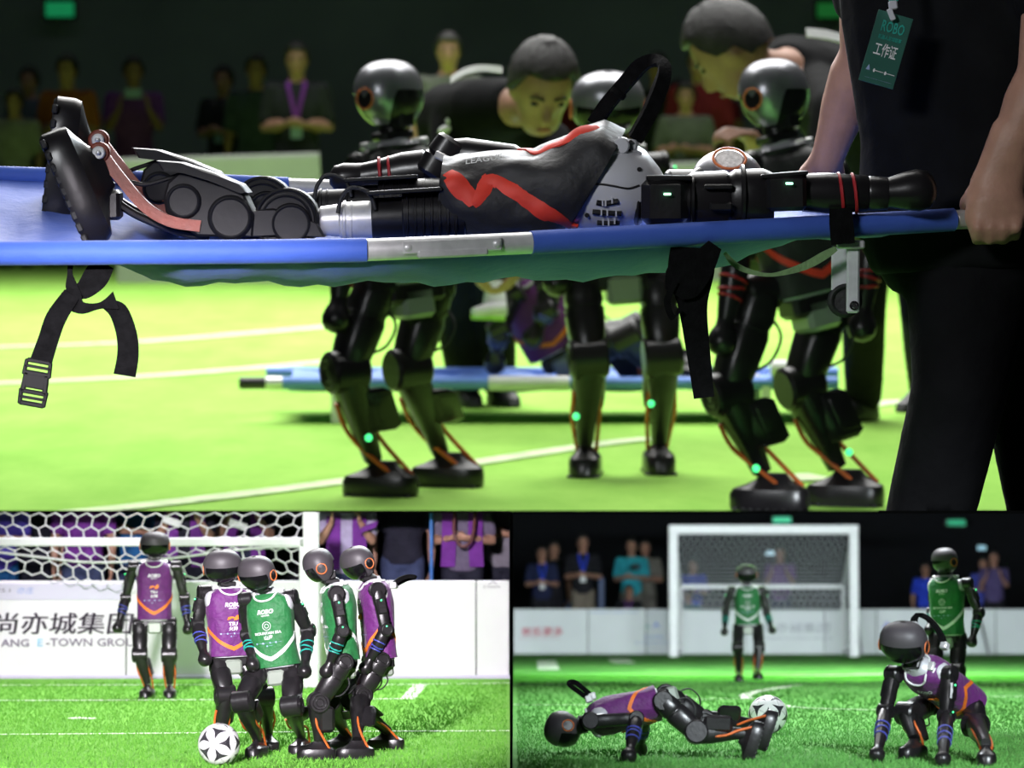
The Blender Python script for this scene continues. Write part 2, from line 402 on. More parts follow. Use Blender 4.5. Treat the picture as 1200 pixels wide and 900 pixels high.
def leg(root, hip, kn, an, fc, toe, n, R, side=1, leds=(), rod=None, detail=True):
    hip, kn, an = V(hip), V(kn), V(an); ax = unit(R) * side; toe = unit(toe)
    th = part('thigh', MB().limb(hip, kn, ax, [(-.04, .034, .038), (.02, .05, .052), (.25, .056, .057), (.33, .05, .052), (.42, .056, .057), (.7, .052, .054), (.92, .045, .05), (1.02, .033, .038)], 14, 2.8), M_blk2, root, 35)
    part('hip_joint', MB().cyl(hip - ax * .05, hip + ax * .045, .05, n=18).torus(hip + ax * .045, ax, .034, .004, 22, 6), M_blk, th)
    X, Y, Z = frame(kn - hip, ax)
    fw = toe - Z * toe.dot(Z); fw = unit(fw) if fw.length > .1 else Y
    part('thigh_clamp', MB().torus(hip.lerp(kn, .36), Z, .054, .004, 22, 6), M_blk, th)
    if detail:
        part('cable', MB().tube([hip.lerp(kn, .2) - fw * .05, hip.lerp(kn, .35) - fw * .09, hip.lerp(kn, .6) - fw * .085, hip.lerp(kn, .75) - fw * .045], .004, 6), M_rub, th)
    X, Y, Z = frame(an - kn, ax)
    fw2 = toe - Z * toe.dot(Z); fw2 = unit(fw2)
    sh = part('shin', MB().limb(kn, an, ax, [(-.03, .034, .04), (.05, .047, .056), (.3, .044, .053, 0, 0), (.55, .036, .042), (.8, .028, .03), (1.0, .024, .026)], 14, 2.8), M_blk, root, 35)
    part('knee_joint', MB().cyl(kn - ax * .054, kn + ax * .054, .058, n=22).torus(kn + ax * .054, ax, .037, .0035, 24, 6).torus(kn + ax * .054, ax, .02, .003, 20, 6), M_blk2, sh)
    m = kn.lerp(an, .45) - fw2 * .040
    part('calf_motor', MB().box(m, ax, fw2, Z, .047, .040, .070, .014).box(m - fw2 * .038, ax, fw2, Z, .028, .006, .047, .004), M_blk2, sh)
    heel = V(fc) - toe * .065 + unit(n) * .055
    for s in (-1, 1):
        a0 = kn.lerp(an, .34) + ax * (.036 * s) + fw2 * .02
        part('ankle_rod', MB().tube([a0, kn.lerp(an, .62) + ax * (.04 * s) + fw2 * .012, kn.lerp(an, .86) + ax * (.036 * s) - fw2 * .012, heel + ax * (.026 * s)], .0062, 8), rod or M_rod, sh)
    for q in leds: part('status_light', MB().ball(q, .010, 10), M_led, sh)
    foot(root, fc, toe, n)

def robot(S, label, kit, pel, neck, F, hd, arms, legs, handle=None, dome=None, group=None, prints=True, vest_t=(-.04, .97), hk=1.0):
    """arms: (shoulder, elbow, hand, side); legs: (hip, knee, ankle, sole centre, toe, sole up, side, leds)"""
    K = KITS[kit]; pel, neck = V(pel), V(neck)
    low = min([l[3] for l in legs] + [a[2] for a in arms], key=lambda q: q.z)
    base = V((pel.x, pel.y, max(0.0, low.z if low.z > .3 else 0.0)))
    root = thing(S, 'humanoid_robot', label, 'robot', base, group)
    tr = Torso(pel, neck, F); R = tr.R
    # silver body shell, shoulder shells
    tb = MB().loft([[tr.pt(2 * math.pi * k / 24, t, -.01) for k in range(24)] for t in (-.06, .1, .3, .5, .7, .84, .93, 1.0, 1.04)])
    to = part('torso', tb, M_sil, root, 50)
    for sd in (-1, 1):
        c = tr.o + tr.U * (.80 * tr.H) + R * sd * .098
        part('shoulder_shell', MB().ell(c, R, tr.F, tr.U, .038, .05, .05, 16, 10, 2.3), M_sil, to, 60)
        part('shoulder_bracket', MB().box(c + tr.U * .07 - R * sd * .02, R, tr.F, tr.U, .016, .022, .01, .003), M_alu, to)
    v0, v1 = vest_t
    ts = [v0 + (v1 - v0) * i / 14 for i in range(15)]
    def wob(a, t): return .0035 * math.sin(3 * a + 7 * t + pel.x * 9) * (1 - t) + .002 * math.sin(7 * a - 5 * t) + (.006 * max(0, .25 - t) / .25)
    out = [[tr.pt(2 * math.pi * k / 36, t, wob(2 * math.pi * k / 36, t)) for k in range(36)] for t in ts]
    inn = [[tr.pt(2 * math.pi * k / 36, t, wob(2 * math.pi * k / 36, t) - .004) for k in range(36)] for t in ts[::-1]]
    vest = part('vest', MB().loft(out + inn, cap=False, wrap=True), K['vest'], root, 70)
    # armhole openings show the silver shell through: the shells stand proud of the vest
    st = MB(); n = 48; rows = []
    for i in range(n):
        a = 2 * math.pi * i / n; fa = min(abs((a + math.pi) % (2 * math.pi) - math.pi), math.pi - abs((a + math.pi) % (2 * math.pi) - math.pi))
        t0 = v0 + .11 + .20 * fa; w = .062
        rows.append([tr.pt(a, t0 - w / 2, wob(a, t0) + .003), tr.pt(a, t0 + w / 2, wob(a, t0) + .003), tr.pt(a, t0 + w / 2, wob(a, t0) - .001), tr.pt(a, t0 - w / 2, wob(a, t0) - .001)])
    st.loft(rows, wrap=True)
    part('chevron_stripe', st, K['stripe'], vest, 60)
    cl = []
    for k in range(28):
        a = 2 * math.pi * k / 28; x = .060 * math.sin(a); t = v1 + .005 - .10 * max(0, math.cos(a)); w, d = interp(TORSO, t)
        cl.append(tr.o + tr.U * (t * tr.H) + R * x + tr.F * (math.copysign((d + .004) * (1 - min(.98, abs(x / w)) ** 2.5) ** .4, math.cos(a))))
    part('collar_trim', MB().tube(cl + cl[:1], .0055, 6, 2), M_whc if kit != 'black' else M_gry, vest, 60)
    if prints:
        # robot's own left is the reader's right: R points to the robot's right, so mirror x
        def dec_m(s, x0, t0, size, m, bold=.02, shear=0.):
            vs, fs = text2d(s, bold, shear); key = (s, bold, shear)
            mb = MB()
            for x, y in vs:
                X = -(x0 + x * size); t = t0 + y * size / tr.H; a0 = math.asin(max(-.95, min(.95, X / .115)))
                wv, d = interp(TORSO, t); o = wob(a0, t) + .004
                sx = max(-.98, min(.98, X / (wv + o))); cx = (1 - abs(sx) ** 2.5) ** .4
                mb.v.append(tr.o + tr.U * (t * tr.H) + R * X + tr.F * ((d + o) * cx))
            mb.f = list(fs); part('print', mb, m, vest, 0)
        dec_m('ROBO', 0, .70, .022, M_wht, .05, .25); dec_m('LEAGUE', 0, .665, .009, M_wht, .02)
        if K['logo'] == 'flame':
            pts = []
            for (x, y) in ((-.032, .50), (-.026, .545), (-.005, .553), (.012, .535), (.016, .56), (.03, .575), (.034, .53), (.026, .50), (.004, .49), (.008, .515), (-.006, .528), (-.018, .51)):
                X = -x; wv, d = interp(TORSO, y); cx = (1 - abs(X / wv) ** 2.5) ** .4
                pts.append(tr.o + tr.U * (y * tr.H) + R * X + tr.F * ((d + .008) * cx))
            part('flame_emblem', MB().prism(pts, tr.F * -.006), M_orp, vest, 0)
        elif K['logo'] == 'disc':
            c0 = tr.pt(0, .53, .006)
            part('disc_emblem', MB().torus(c0, tr.F, .022, .0016, 28, 5).torus(c0 + tr.F * .0, (tr.F + R * .0), .011, .0014, 20, 5), M_wht, vest, 0)
        if K['title']:
            dec_m(K['title'], 0, .415, .014 if len(K['title']) > 5 else .02, M_wht, .03)
            dec_m(K['sub'], 0, .345, .018, M_wht, .03)
            for x in (-.055, -.02, .018, .052): dec_m('■ ══', x, .285, .008, M_blp, .0)
            dec_m('▲ ══', 0, .245, .008, M_blp, .0)
    # pelvis
    pc = pel - tr.U * .075
    pv = part('pelvis', MB().box(pc, R, tr.F, tr.U, .05, .055, .042, .012), M_pel, root)
    part('hip_bridge', MB().box(pel - tr.U * .045 - tr.F * .005, R, tr.F, tr.U, .085, .05, .03, .012), M_blk, pv)
    # neck and head
    c, hF, hU = hd; c = V(c)
    nb = neck - tr.U * .01; nt = c - unit(hU) * .05
    part('neck', MB().cyl(nb, nt, .036, .034, 16).box(nb.lerp(nt, .35), R, tr.F, tr.U, .045, .04, .012, .005).box(nb.lerp(nt, .75) - unit(hF) * .03, unit(hF).cross(unit(hU)), unit(hF), unit(hU), .03, .03, .02, .005), M_blk, root)
    head(root, c, hF, hU, dome or M_dome, hk)
    for (sh, el, ha, sd) in arms: arm(root, sh, el, ha, R, K, sd)
    for l in legs: leg(root, l[0], l[1], l[2], l[3], l[4], l[5], R, l[6], l[7] if len(l) > 7 else ())
    if handle:
        hs = handle
        W = [unit(R) * .015] * len(hs)
        hb = part('carry_handle', MB().ribbon(hs, W, .022, 6), M_strap, root, 50)
        for q in (hs[0], hs[-1]):
            br = MB().box(q, R, tr.F, tr.U, .02, .018, .018, .005)
            part('handle_bracket', br, M_alu, hb)
    return root, tr
# ------------------------------------------------------------------ people
M_skin = mat('skin', (0.50, 0.27, 0.19), 0.5, 0, .08, 30, .08, 200)
M_skin2 = mat('skin_tan', (0.36, 0.19, 0.13), 0.5, 0, .08, 30, .08, 200)
M_hair = mat('black_hair', (0.013, 0.011, 0.0105), 0.45, 0, .4, 60, .6, 160)
M_eye = mat('dark_eye', (0.015, 0.012, 0.01), 0.2)
M_lip = mat('lip', (0.36, 0.12, 0.10), 0.5)
M_tee = mat('black_tee', (0.0065, 0.0068, 0.0075), 0.9, 0, .2, 12, .5, 14, spec=.12)
M_trs = mat('black_trousers', (0.006, 0.006, 0.007), 0.85, 0, .2, 10, .6, 16, spec=.12)
M_shoe = mat('black_shoe', (0.02, 0.02, 0.022), 0.5)
def cloth(name, col): return mat('cloth_' + name, col, 0.8, 0, .12, 12, .4, 16, spec=.2)

def hand_bits(mb, wr, d, palm_n, side, k=1.0, curl=0.5, grip=None):
    """palm, four fingers and a thumb: d along the hand, palm_n out of the palm, side to the thumb"""
    d, pn = unit(d), unit(palm_n); sd = unit(side); wr = V(wr)
    mb.limb(wr - d * .01, wr + d * .085 * k, sd, [(0, .026 * k, .02 * k), (.4, .038 * k, .017 * k), (.85, .042 * k, .014 * k), (1, .038 * k, .011 * k)], 12, 2.6)
    for i, (o, L) in enumerate(((.031, .072), (.011, .08), (-.01, .075), (-.03, .058))):
        a = wr + d * (.078 * k) + sd * (o * k); q = [a]; ang = 0
        for j, f in enumerate((.45, .3, .25)):
            ang += curl * (1.1 + .25 * j) * .75; q.append(q[-1] + (d * math.cos(ang) + pn * math.sin(ang)) * (L * f * k))
        mb.chain(q, [.0095 * k, .009 * k, .0082 * k, .0072 * k], 8)
    t = [wr + d * .02 * k + sd * .03 * k, wr + d * .045 * k + sd * .055 * k + pn * .012 * k, wr + d * .075 * k + sd * .06 * k + pn * .028 * k, wr + d * .095 * k + sd * .05 * k + pn * .038 * k]
    mb.chain(t, [.013 * k, .0115 * k, .0105 * k, .009 * k], 8)

def person(S, label, J, cols, group=None, voxel=.011, clipp=None, hair_m=None, skin=None, sleeves=.62, k=1.0, curl=.6, extras=None, shirt_extra=.016, hd_k=1.0, name='person', hand_fn=None):
    """J: pel, chest, neck, head, face, up, arms [(sh, el, wr, handdir, palm)], legs [(hip, kn, an, toe)]"""
    sk = skin or M_skin; b = MB(); pel, chest, neck, hc = map(V, (J['pel'], J['chest'], J['neck'], J['head']))
    F, U0 = unit(J['face']), unit(J.get('up', (0, 0, 1))); Rt = unit(F.cross(U0)); U = Rt.cross(F)
    bF = unit(J.get('front', J['face']))
    ax = unit(bF.cross(chest - pel))
    ctr = pel.lerp(chest, .5)
    shw = .165 * k
    def trunk(mb, o, top=True):
        X, Y, Z = frame(chest - pel, ax)
        n1 = chest.lerp(neck, .55)
        ring = [sect(pel - Z * .07 * k, X, Y, .13 * k + o, .10 * k + o, 16, 2.5), sect(pel, X, Y, .155 * k + o, .112 * k + o, 16, 2.5), sect(pel.lerp(chest, .35), X, Y, .142 * k + o, .105 * k + o, 16, 2.5),
                sect(pel.lerp(chest, .8), X, Y, .165 * k + o, .12 * k + o, 16, 2.5), sect(chest, X, Y, .175 * k + o, .115 * k + o, 16, 2.5)]
        X, Y, Z = frame(neck - chest, ax)
        ring += [sect(n1, X, Y, .15 * k + o, .09 * k + o, 16, 2.3), sect(neck, X, Y, .075 * k + o * .5, .07 * k + o * .5, 16, 2)]
        mb.loft(ring)
    trunk(b, 0)
    b.capsule(neck - unit(hc - neck) * .02, hc - U * .06 * k, .058 * k, .056 * k, 12)
    q = k * hd_k
    b.ell(hc + U * .02 * q, Rt, F, U, .076 * q, .095 * q, .105 * q, 18, 14, 2.1)
    b.ell(hc - U * .055 * q + F * .02 * q, Rt, F, U, .058 * q, .07 * q, .065 * q, 16, 10, 2.2)
    b.capsule(hc + F * .09 * q + U * .012 * q, hc + F * .108 * q - U * .025 * q, .011 * q, .017 * q, 8)
    b.ell(hc + F * .078 * q - U * .062 * q, Rt, F, U, .026 * q, .02 * q, .014 * q, 10, 6)
    for sd in (-1, 1): b.ell(hc + Rt * sd * .078 * q - U * .005 * q - F * .005 * q, F, Rt, U, .02 * q, .01 * q, .033 * q, 10, 6)
    for ai, (sh, el, wr, hd, pn, sdv) in enumerate(J['arms']):
        sh, el, wr = V(sh), V(el), V(wr)
        b.capsule(chest.lerp(neck, .4), sh, .06 * k, .055 * k); b.chain([sh, sh.lerp(el, .5), el], [.05 * k, .046 * k, .038 * k], 12)
        b.chain([el, el.lerp(wr, .3), wr], [.037 * k, .04 * k, .026 * k], 12)
        if hand_fn: hand_fn(b, ai, wr, hd, pn, sdv)
        else: hand_bits(b, wr, hd, pn, sdv, k, curl)
    for (hip, kn, an, toe) in J['legs']:
        hip, kn, an = V(hip), V(kn), V(an)
        b.chain([hip, hip.lerp(kn, .5), kn], [.08 * k, .072 * k, .054 * k], 12); b.chain([kn, kn.lerp(an, .3), an], [.052 * k, .055 * k, .036 * k], 12)
        b.chain([an, an + unit(toe) * .09 * k - V((0, 0, .035 * k))], [.038 * k, .03 * k], 10)
    def fin(mb, vx, it): 
        r = remesh(mb, vx, it)
        
        for c_ in (clipp if isinstance(clipp, list) else [clipp] if clipp else []): r = clip(r, *c_)
        return r
    fc = J['legs'][0][2] if J['legs'] else pel
    base = V((pel.x, pel.y, max(0.0, min((l[2].z for l in J['legs']), default=pel.z) - .07)))
    if clipp: base = V((pel.x, pel.y, 0))
    root = thing(S, name, label, 'person', base, group)
    body = part('body', fin(b, voxel, 3), sk, root, 80)
    def ok(p): return all((V(p) - V(c_[0])).dot(V(c_[1])) < 0 for c_ in (clipp if isinstance(clipp, list) else [clipp] if clipp else []))
    if ok(hc):
        for sd in (-1, 1): part('eye', MB().ell(hc + F * .083 * q + Rt * sd * .032 * q + U * .012 * q, Rt, F, U, .013 * q, .008 * q, .006 * q, 10, 6), M_eye, body)
        for sd in (-1, 1): part('eyebrow', MB().tube([hc + F * .082 * q + Rt * sd * .048 * q + U * .03 * q, hc + F * .092 * q + Rt * sd * .03 * q + U * .036 * q, hc + F * .095 * q + Rt * sd * .014 * q + U * .03 * q], .0035 * q, 6, 3), hair_m or M_hair, body)
        part('mouth', MB().ell(hc + F * .095 * q - U * .062 * q, Rt, F, U, .022 * q, .006 * q, .006 * q, 10, 6), M_lip, body)
        hr = MB()
        n, m = 28, 9; vs = []; fs = []
        def hp(az, j, off):
            a = abs((az + math.pi) % (2 * math.pi) - math.pi)
            lo = R_(34) if a < R_(50) else (R_(34) - R_(44) * (a - R_(50)) / R_(30) if a < R_(80) else (R_(-10) if a < R_(105) else R_(-32)))
            el = lo + (R_(88) - lo) * j / m
            o = off + .004 * math.sin(az * 9 + j * 2)
            return hc + U * .022 * q + Rt * ((.078 * q + o) * math.cos(el) * math.sin(az)) + F * ((.097 * q + o) * math.cos(el) * math.cos(az)) + U * ((.107 * q + o) * math.sin(el))
        outr = [[hp(2 * math.pi * i / n, j, .016 * q) for i in range(n)] for j in range(m + 1)]
        innr = [[hp(2 * math.pi * i / n, j, -.012 * q) for i in range(n)] for j in range(m, -1, -1)]
        hr.loft(outr + innr, wrap=True)
        part('hair', hr, hair_m or M_hair, root, 80)
    sh_m, tr_m = cols[0], cols[1]
    s = MB(); trunk(s, shirt_extra)
    for (sh, el, wr, *_r) in J['arms']:
        sh, el, wr = V(sh), V(el), V(wr); s.capsule(chest.lerp(neck, .35), sh, .072 * k, .066 * k)
        if sleeves <= 1: s.chain([sh, sh.lerp(el, sleeves)], [.064 * k, .06 * k], 12)
        else: s.chain([sh, el, el.lerp(wr, .92)], [.064 * k, .052 * k, .038 * k], 12)
    shirt = part('shirt', fin(s, max(voxel, .011), 4), sh_m, root, 80)
    if J['legs']:
        t = MB(); X, Y, Z = frame(chest - pel, ax)
        t.loft([sect(pel - Z * .1 * k, X, Y, .12 * k, .1 * k, 16, 2.5), sect(pel - Z * .02 * k, X, Y, .168 * k, .122 * k, 16, 2.5), sect(pel + Z * .05 * k, X, Y, .164 * k, .12 * k, 16, 2.5)])
        for (hip, kn, an, toe) in J['legs']:
            hip, kn, an = V(hip), V(kn), V(an); w = J.get('trw', 1.0)
            t.chain([hip, hip.lerp(kn, .5), kn, kn.lerp(an, .5), an + V((0, 0, .01))], [.098 * k * w, .09 * k * w, .074 * k * w, .07 * k * w, .062 * k * w], 12)
        part('trousers', fin(t, max(voxel, .012), 4), tr_m, root, 80)
        for (hip, kn, an, toe) in J['legs']:
            an = V(an); to = unit(V((toe[0], toe[1], 0))); c = an + to * .055 * k; c.z = an.z - .07 * k
            if not ok(c): continue
            Wd = V((0, 0, 1)).cross(to); sm = MB()
            sm.loft([sect(c + V((0, 0, z)) + to * o, to, Wd, L, w, 16, 2.6) for z, L, w, o in ((0, .135, .044, 0), (.012, .14, .048, 0), (.035, .132, .046, -.004), (.06, .095, .04, -.03), (.09, .06, .038, -.055))])
            part('shoe', sm, M_shoe, root)
    if extras: extras(root, locals())
    return root

def stand(S, c, Y, face, hgt=1.68, pose='down', top=None, lean=0.0, z0=0.0):
    """joints of a standing figure over column c at depth Y; face: direction looked at"""
    k = hgt / 1.7; f = unit(V((face[0], face[1], 0))); r = f.cross(V((0, 0, 1)))
    o = S.p(c, S.p and 600, Y); o = V((o.x, Y, z0))
    u = V((0, 0, 1))
    pel = o + u * .92 * k; chest = o + u * 1.28 * k + f * lean; neck = o + u * 1.44 * k + f * lean * 1.4; hd = o + u * 1.585 * k + f * (.02 + lean * 1.7)
    arms = []
    for s in (-1, 1):
        sh = o + u * 1.38 * k + r * s * .185 * k + f * lean * 1.3
        mode = pose if isinstance(pose, str) else pose[0 if s < 0 else 1]
        if mode == 'phone': el = sh + u * -.25 * k + f * .12 * k + r * s * .03; wr = el + u * .17 * k + f * .16 * k - r * s * .10 * k; hd_d, pn = unit(u * .8 + f * .4), -r * s
        elif mode == 'hold': el = sh - u * .28 * k + r * s * .06; wr = el + f * .18 * k - r * s * .15 * k + u * .03; hd_d, pn = unit(f * .3 - r * s * .9), u * .5 - f * .5
        elif mode == 'high': el = sh + f * .2 * k - u * .12 * k + r * s * .05; wr = el + u * .24 * k + f * .02 - r * s * .06; hd_d, pn = unit(u + f * .2), -r * s
        else: el = sh - u * .29 * k + r * s * .05; wr = el - u * .24 * k + f * .05; hd_d, pn = unit(-u + f * .1), -r * s
        arms.append((sh, el, wr, hd_d, pn, unit(hd_d.cross(pn)) * 1.0))
    legs = []
    for s in (-1, 1):
        hip = o + u * .88 * k + r * s * .085 * k; kn = o + u * .48 * k + r * s * .09 * k + f * .02; an = o + u * .08 * k + r * s * .1 * k - f * .02
        legs.append((hip, kn, an, f + r * s * .2))
    return dict(pel=pel, chest=chest, neck=neck, head=hd, face=f, front=f, up=u, arms=arms, legs=legs), k
# ================================================================== LOWER STAGE A: duel before the bright board
UP = V((0, 0, 1))
def turf(name, base_col, c2, seedscale=9):
    m = bpy.data.materials.new(name); m.use_nodes = True; nt = m.node_tree; N, L = nt.nodes, nt.links; b = N['Principled BSDF']
    tc = N.new('ShaderNodeTexCoord'); n1 = N.new('ShaderNodeTexNoise'); n1.inputs['Scale'].default_value = seedscale; n1.inputs['Detail'].default_value = 6; n1.inputs['Roughness'].default_value = .7
    n2 = N.new('ShaderNodeTexNoise'); n2.inputs['Scale'].default_value = 1.1; n2.inputs['Detail'].default_value = 3
    mp = N.new('ShaderNodeMapping'); mp.inputs['Scale'].default_value = (1, .35, 1)
    L.new(tc.outputs['Object'], mp.inputs['Vector']); L.new(mp.outputs['Vector'], n1.inputs['Vector']); L.new(mp.outputs['Vector'], n2.inputs['Vector'])
    ad = N.new('ShaderNodeMath'); ad.operation = 'MULTIPLY_ADD'; ad.inputs[1].default_value = .6; L.new(n1.outputs['Fac'], ad.inputs[0])
    sc = N.new('ShaderNodeMath'); sc.operation = 'MULTIPLY'; sc.inputs[1].default_value = .4; L.new(n2.outputs['Fac'], sc.inputs[0]); L.new(sc.outputs[0], ad.inputs[2])
    rp = N.new('ShaderNodeValToRGB'); rp.color_ramp.elements[0].position = .36; rp.color_ramp.elements[1].position = .64
    rp.color_ramp.elements[0].color = (*c2, 1); rp.color_ramp.elements[1].color = (*base_col, 1)
    L.new(ad.outputs[0], rp.inputs['Fac']); L.new(rp.outputs['Color'], b.inputs['Base Color'])
    b.inputs['Roughness'].default_value = .9; b.inputs['Specular IOR Level'].default_value = .15
    return m
def blades(S, name, label, m, c0, c1, r0, r1, n, h, w, seed):
    """short artificial-turf blades, one object"""
    r = np.random.default_rng(seed); cc = r.uniform(c0, c1, n); q = r.uniform(0, 1, n); rows = r0 + (r1 - r0) * q
    base = np.array([tuple(S.g(a, b)) for a, b in zip(cc, rows)]); k = base[:, 1] / S.g(600, r1).y
    an = r.uniform(0, 6.283, n); hh = h * r.uniform(.6, 1.25, n); lx = r.normal(0, .45, n) * hh; ly = r.normal(0, .45, n) * hh
    dx = np.cos(an) * w / 2 * k; dy = np.sin(an) * w / 2
    v = np.empty((n, 3, 3)); v[:, 0] = base - np.c_[dx, dy, np.zeros(n)]; v[:, 1] = base + np.c_[dx, dy, np.zeros(n)]; v[:, 2] = base + np.c_[lx, ly, hh]
    me = bpy.data.meshes.new(name); me.vertices.add(3 * n); me.vertices.foreach_set('co', v.reshape(-1))
    me.loops.add(3 * n); me.loops.foreach_set('vertex_index', np.arange(3 * n, dtype=np.int32)); me.polygons.add(n)
    me.polygons.foreach_set('loop_start', np.arange(0, 3 * n, 3, dtype=np.int32)); me.update(calc_edges=True); me.validate()
    me.materials.append(m); o = bpy.data.objects.new(name, me); COL.objects.link(o); o.matrix_world = S.M
    return tag(o, label, 'grass', None, 'stuff')
def quad_floor(S, name, pts, th, m):
    mb = MB().prism([V(p) for p in pts], (0, 0, -th)); o = single(S, name, mb, m, kind='structure', smooth=0); return o
def gline(S, fl, pts, wid, m, z=.004, name='field_line'):
    """a painted line on the turf through ground pixels"""
    P = [S.g(c, r) + UP * z for c, r in pts]; W = []
    for i in range(len(P)):
        d = unit(P[min(i + 1, len(P) - 1)] - P[max(i - 1, 0)]); W.append(d.cross(UP) * wid / 2)
    base = BASE[fl.name]
    return part(name, MB().ribbon(P, W, .003, 4), m, fl, 0)
M_line = mat('line_paint', (0.62, 0.70, 0.55), 0.9, 0, .2, 30)
M_board = mat('white_board', (0.80, 0.77, 0.82), 0.5, 0, .02, 3)
M_boardl = mat('lilac_strip', (0.62, 0.58, 0.74), 0.5, 0, .02, 3)
M_ink = mat('dark_ink', (0.05, 0.035, 0.06), 0.7)
M_ink2 = mat('grey_violet_ink', (0.17, 0.13, 0.21), 0.7)
M_cyan = mat('cyan_ink', (0.30, 0.60, 0.85), 0.6)
M_blue = mat('blue_ink', (0.22, 0.32, 0.72), 0.6)
M_goal = mat('white_tube', (0.78, 0.78, 0.80), 0.4, 0, .03, 12)
M_net = mat('net_cord', (0.68, 0.67, 0.70), 0.7, 0, .06, 30)
M_blackw = mat('black_drape', (0.010, 0.010, 0.013), 0.9, 0, .2, 6, .4, 9)
M_navy = mat('navy_drape', (0.012, 0.011, 0.018), 0.9, 0, .2, 6, .4, 9)

tA = turf('turf_bright', (0.165, 0.40, 0.055), (0.09, 0.28, 0.027), 16)
g = A.g
flA = quad_floor(A, 'floor', [g(-40, 903), g(597.6, 903), A.g(597.6, 770), A.g(-60, 770)], .02, tA)
blades(A, 'turf_blades', 'short bright green turf blades around the football and robots before the white board', mat('blade_bright', (0.17, 0.42, 0.06), .8, 0, .3, 40, col2=(0.085, .28, .03), spec=.2), -20, 594, 800, 901, 34000, .022, .007, 3)
for pts, w in ((((-30, 803.5), (200, 803), (420, 803), (640, 801)), .045), (((-30, 821.5), (150, 821), (330, 820), (478, 819.5)), .05), (((478, 819.5), (492, 803)), .10),
               (((-30, 861.5), (180, 860), (400, 858), (640, 857)), .06)):
    gline(A, flA, [(min(c, 597), r) for c, r in pts], w, M_line)
gline(A, flA, [(80, 842.5), (112, 842)], .09, M_line)
gline(A, flA, [(90, 842.5), (102, 842)], .2, M_line, .0045)

# board behind the goal: panels, lettering
Yb = 27.0
def bp(c, r, Y=None): return A.p(c, r, Y or Yb)
bd = thing(A, 'advertising_board', 'long white board with dark lettering behind the goal, three times as tall as the ball', 'board', V((bp(300, 790).x, Yb, 0)))
zt, zl = bp(0, 682).z, 0.0
edges = [-60, 148, 558, 597.4]
for c0, c1 in zip(edges, edges[1:]):
    x0, x1 = bp(c0, 700).x, bp(c1, 700).x
    part('panel', MB().box(V(((x0 + x1) / 2, Yb + .03, zt / 2 + .01)), (1, 0, 0), (0, 1, 0), (0, 0, 1), (x1 - x0) / 2 - .004, .03, zt / 2, .006), M_board, bd, 0)
part('title_strip', MB().box(A.p(45, 693.5, Yb - .008), (1, 0, 0), (0, 1, 0), (0, 0, 1), (bp(145, 0).x - bp(-60, 0).x) / 2, .006, (bp(0, 684).z - bp(0, 703).z) / 2, .002), M_boardl, bd, 0, label='lilac strip along the top of the board')
X1 = V((1, 0, 0))
def btext(s, c0, c1, rb, rt, m, bold, shear=0, par=bd, S=A, Y=Yb, name='lettering'):
    a, b_ = S.p(c0, rb, Y - .016), S.p(c1, rb, Y - .016); vs, fs = text2d(s, bold, shear)
    h = max(v[1] for v in vs) - min(v[1] for v in vs); y0 = min(v[1] for v in vs); H = S.p(c0, rt, Y).z - a.z
    xs = [v[0] for v in vs]; mn, mx = min(xs), max(xs)
    mb = MB(); mb.add([V((a.x + (x - mn) / (mx - mn) * (b_.x - a.x), a.y, a.z + (y - y0) / h * H)) for x, y in vs], fs)
    return part(name, mb, m, par, 0)
btext('尚亦城集团', -8, 156, 743, 718, M_ink, 0.0, .12); btext('尚亦城集团', -7.0, 157, 743.4, 717.7, M_ink, 0.0, .12)
btext('ANG', 1, 34, 758, 749, M_ink2, .02); btext('E', 44, 50, 757.5, 748.5, M_cyan, .03); btext('-TOWN GROUP', 54, 166, 757.5, 748, M_ink2, .015)
btext('亦庄', 20, 40, 696, 688, M_blue, 0, .15); btext('2025.1', -14, 12, 694, 689.5, M_ink2, .0)
btext('︿', 573, 582, 684.5, 680.5, M_ink2, .02); btext('E-TOWN', 567, 586, 689, 686.5, M_ink2, 0)
part('base_strip', MB().box(V((bp(270, 0).x, Yb - .01, .012)), (1, 0, 0), (0, 1, 0), (0, 0, 1), (bp(597, 0).x - bp(-60, 0).x) / 2, .012, .014, .004), M_boardl, bd, 0)

# goal (its crossbar lies above the picture; built up to the stage's dark lintel)
_n = A.ray(300, 600.2).cross(V((1, 0, 0))); _n = -_n if _n.z < 0 else _n
CLA = (V((0, 0, A.h)), _n.normalized())
Yg = 25.6
gl = thing(A, 'football_goal', 'large white goal frame with sagging hexagonal net behind the purple keeper', 'goal', V((A.p(180, 0, Yg).x, Yg, 0)))
CLX = (V((0, 0, A.h)), V((FPX, 3, 0)).normalized())
def clipA(mb): return clip(clip(mb, *CLA), *CLX)
pb = A.p(364.5, 700, Yg).x
def sq(a, b, h, bev=.008):
    a, b = V(a), V(b); d = b - a; X, Y, Z = frame(d, (0, 1, 0.001) if abs(unit(d).y) < .9 else (1, 0, 0)); return MB().box((a + b) / 2, X, Y, Z, h, h, d.length / 2, bev)
part('goal_post', clipA(sq((pb, Yg, 0), (pb, Yg, 1.75), .058)), M_goal, gl, 30)
Yr = 26.5
zm = A.p(0, 635, Yr).z
part('middle_rail', sq((A.p(-60, 0, Yr).x, Yr, zm), (A.p(358, 0, Yr).x, Yr, zm), .033), M_goal, gl, 30)
part('side_rail', sq((A.p(357, 0, Yr).x, Yr, zm), (pb, Yg, zm), .03), M_goal, gl, 30)
part('rear_post', sq((A.p(357, 0, Yr).x, Yr, 0), (A.p(357, 0, Yr).x, Yr, zm), .03), M_goal, gl, 30)
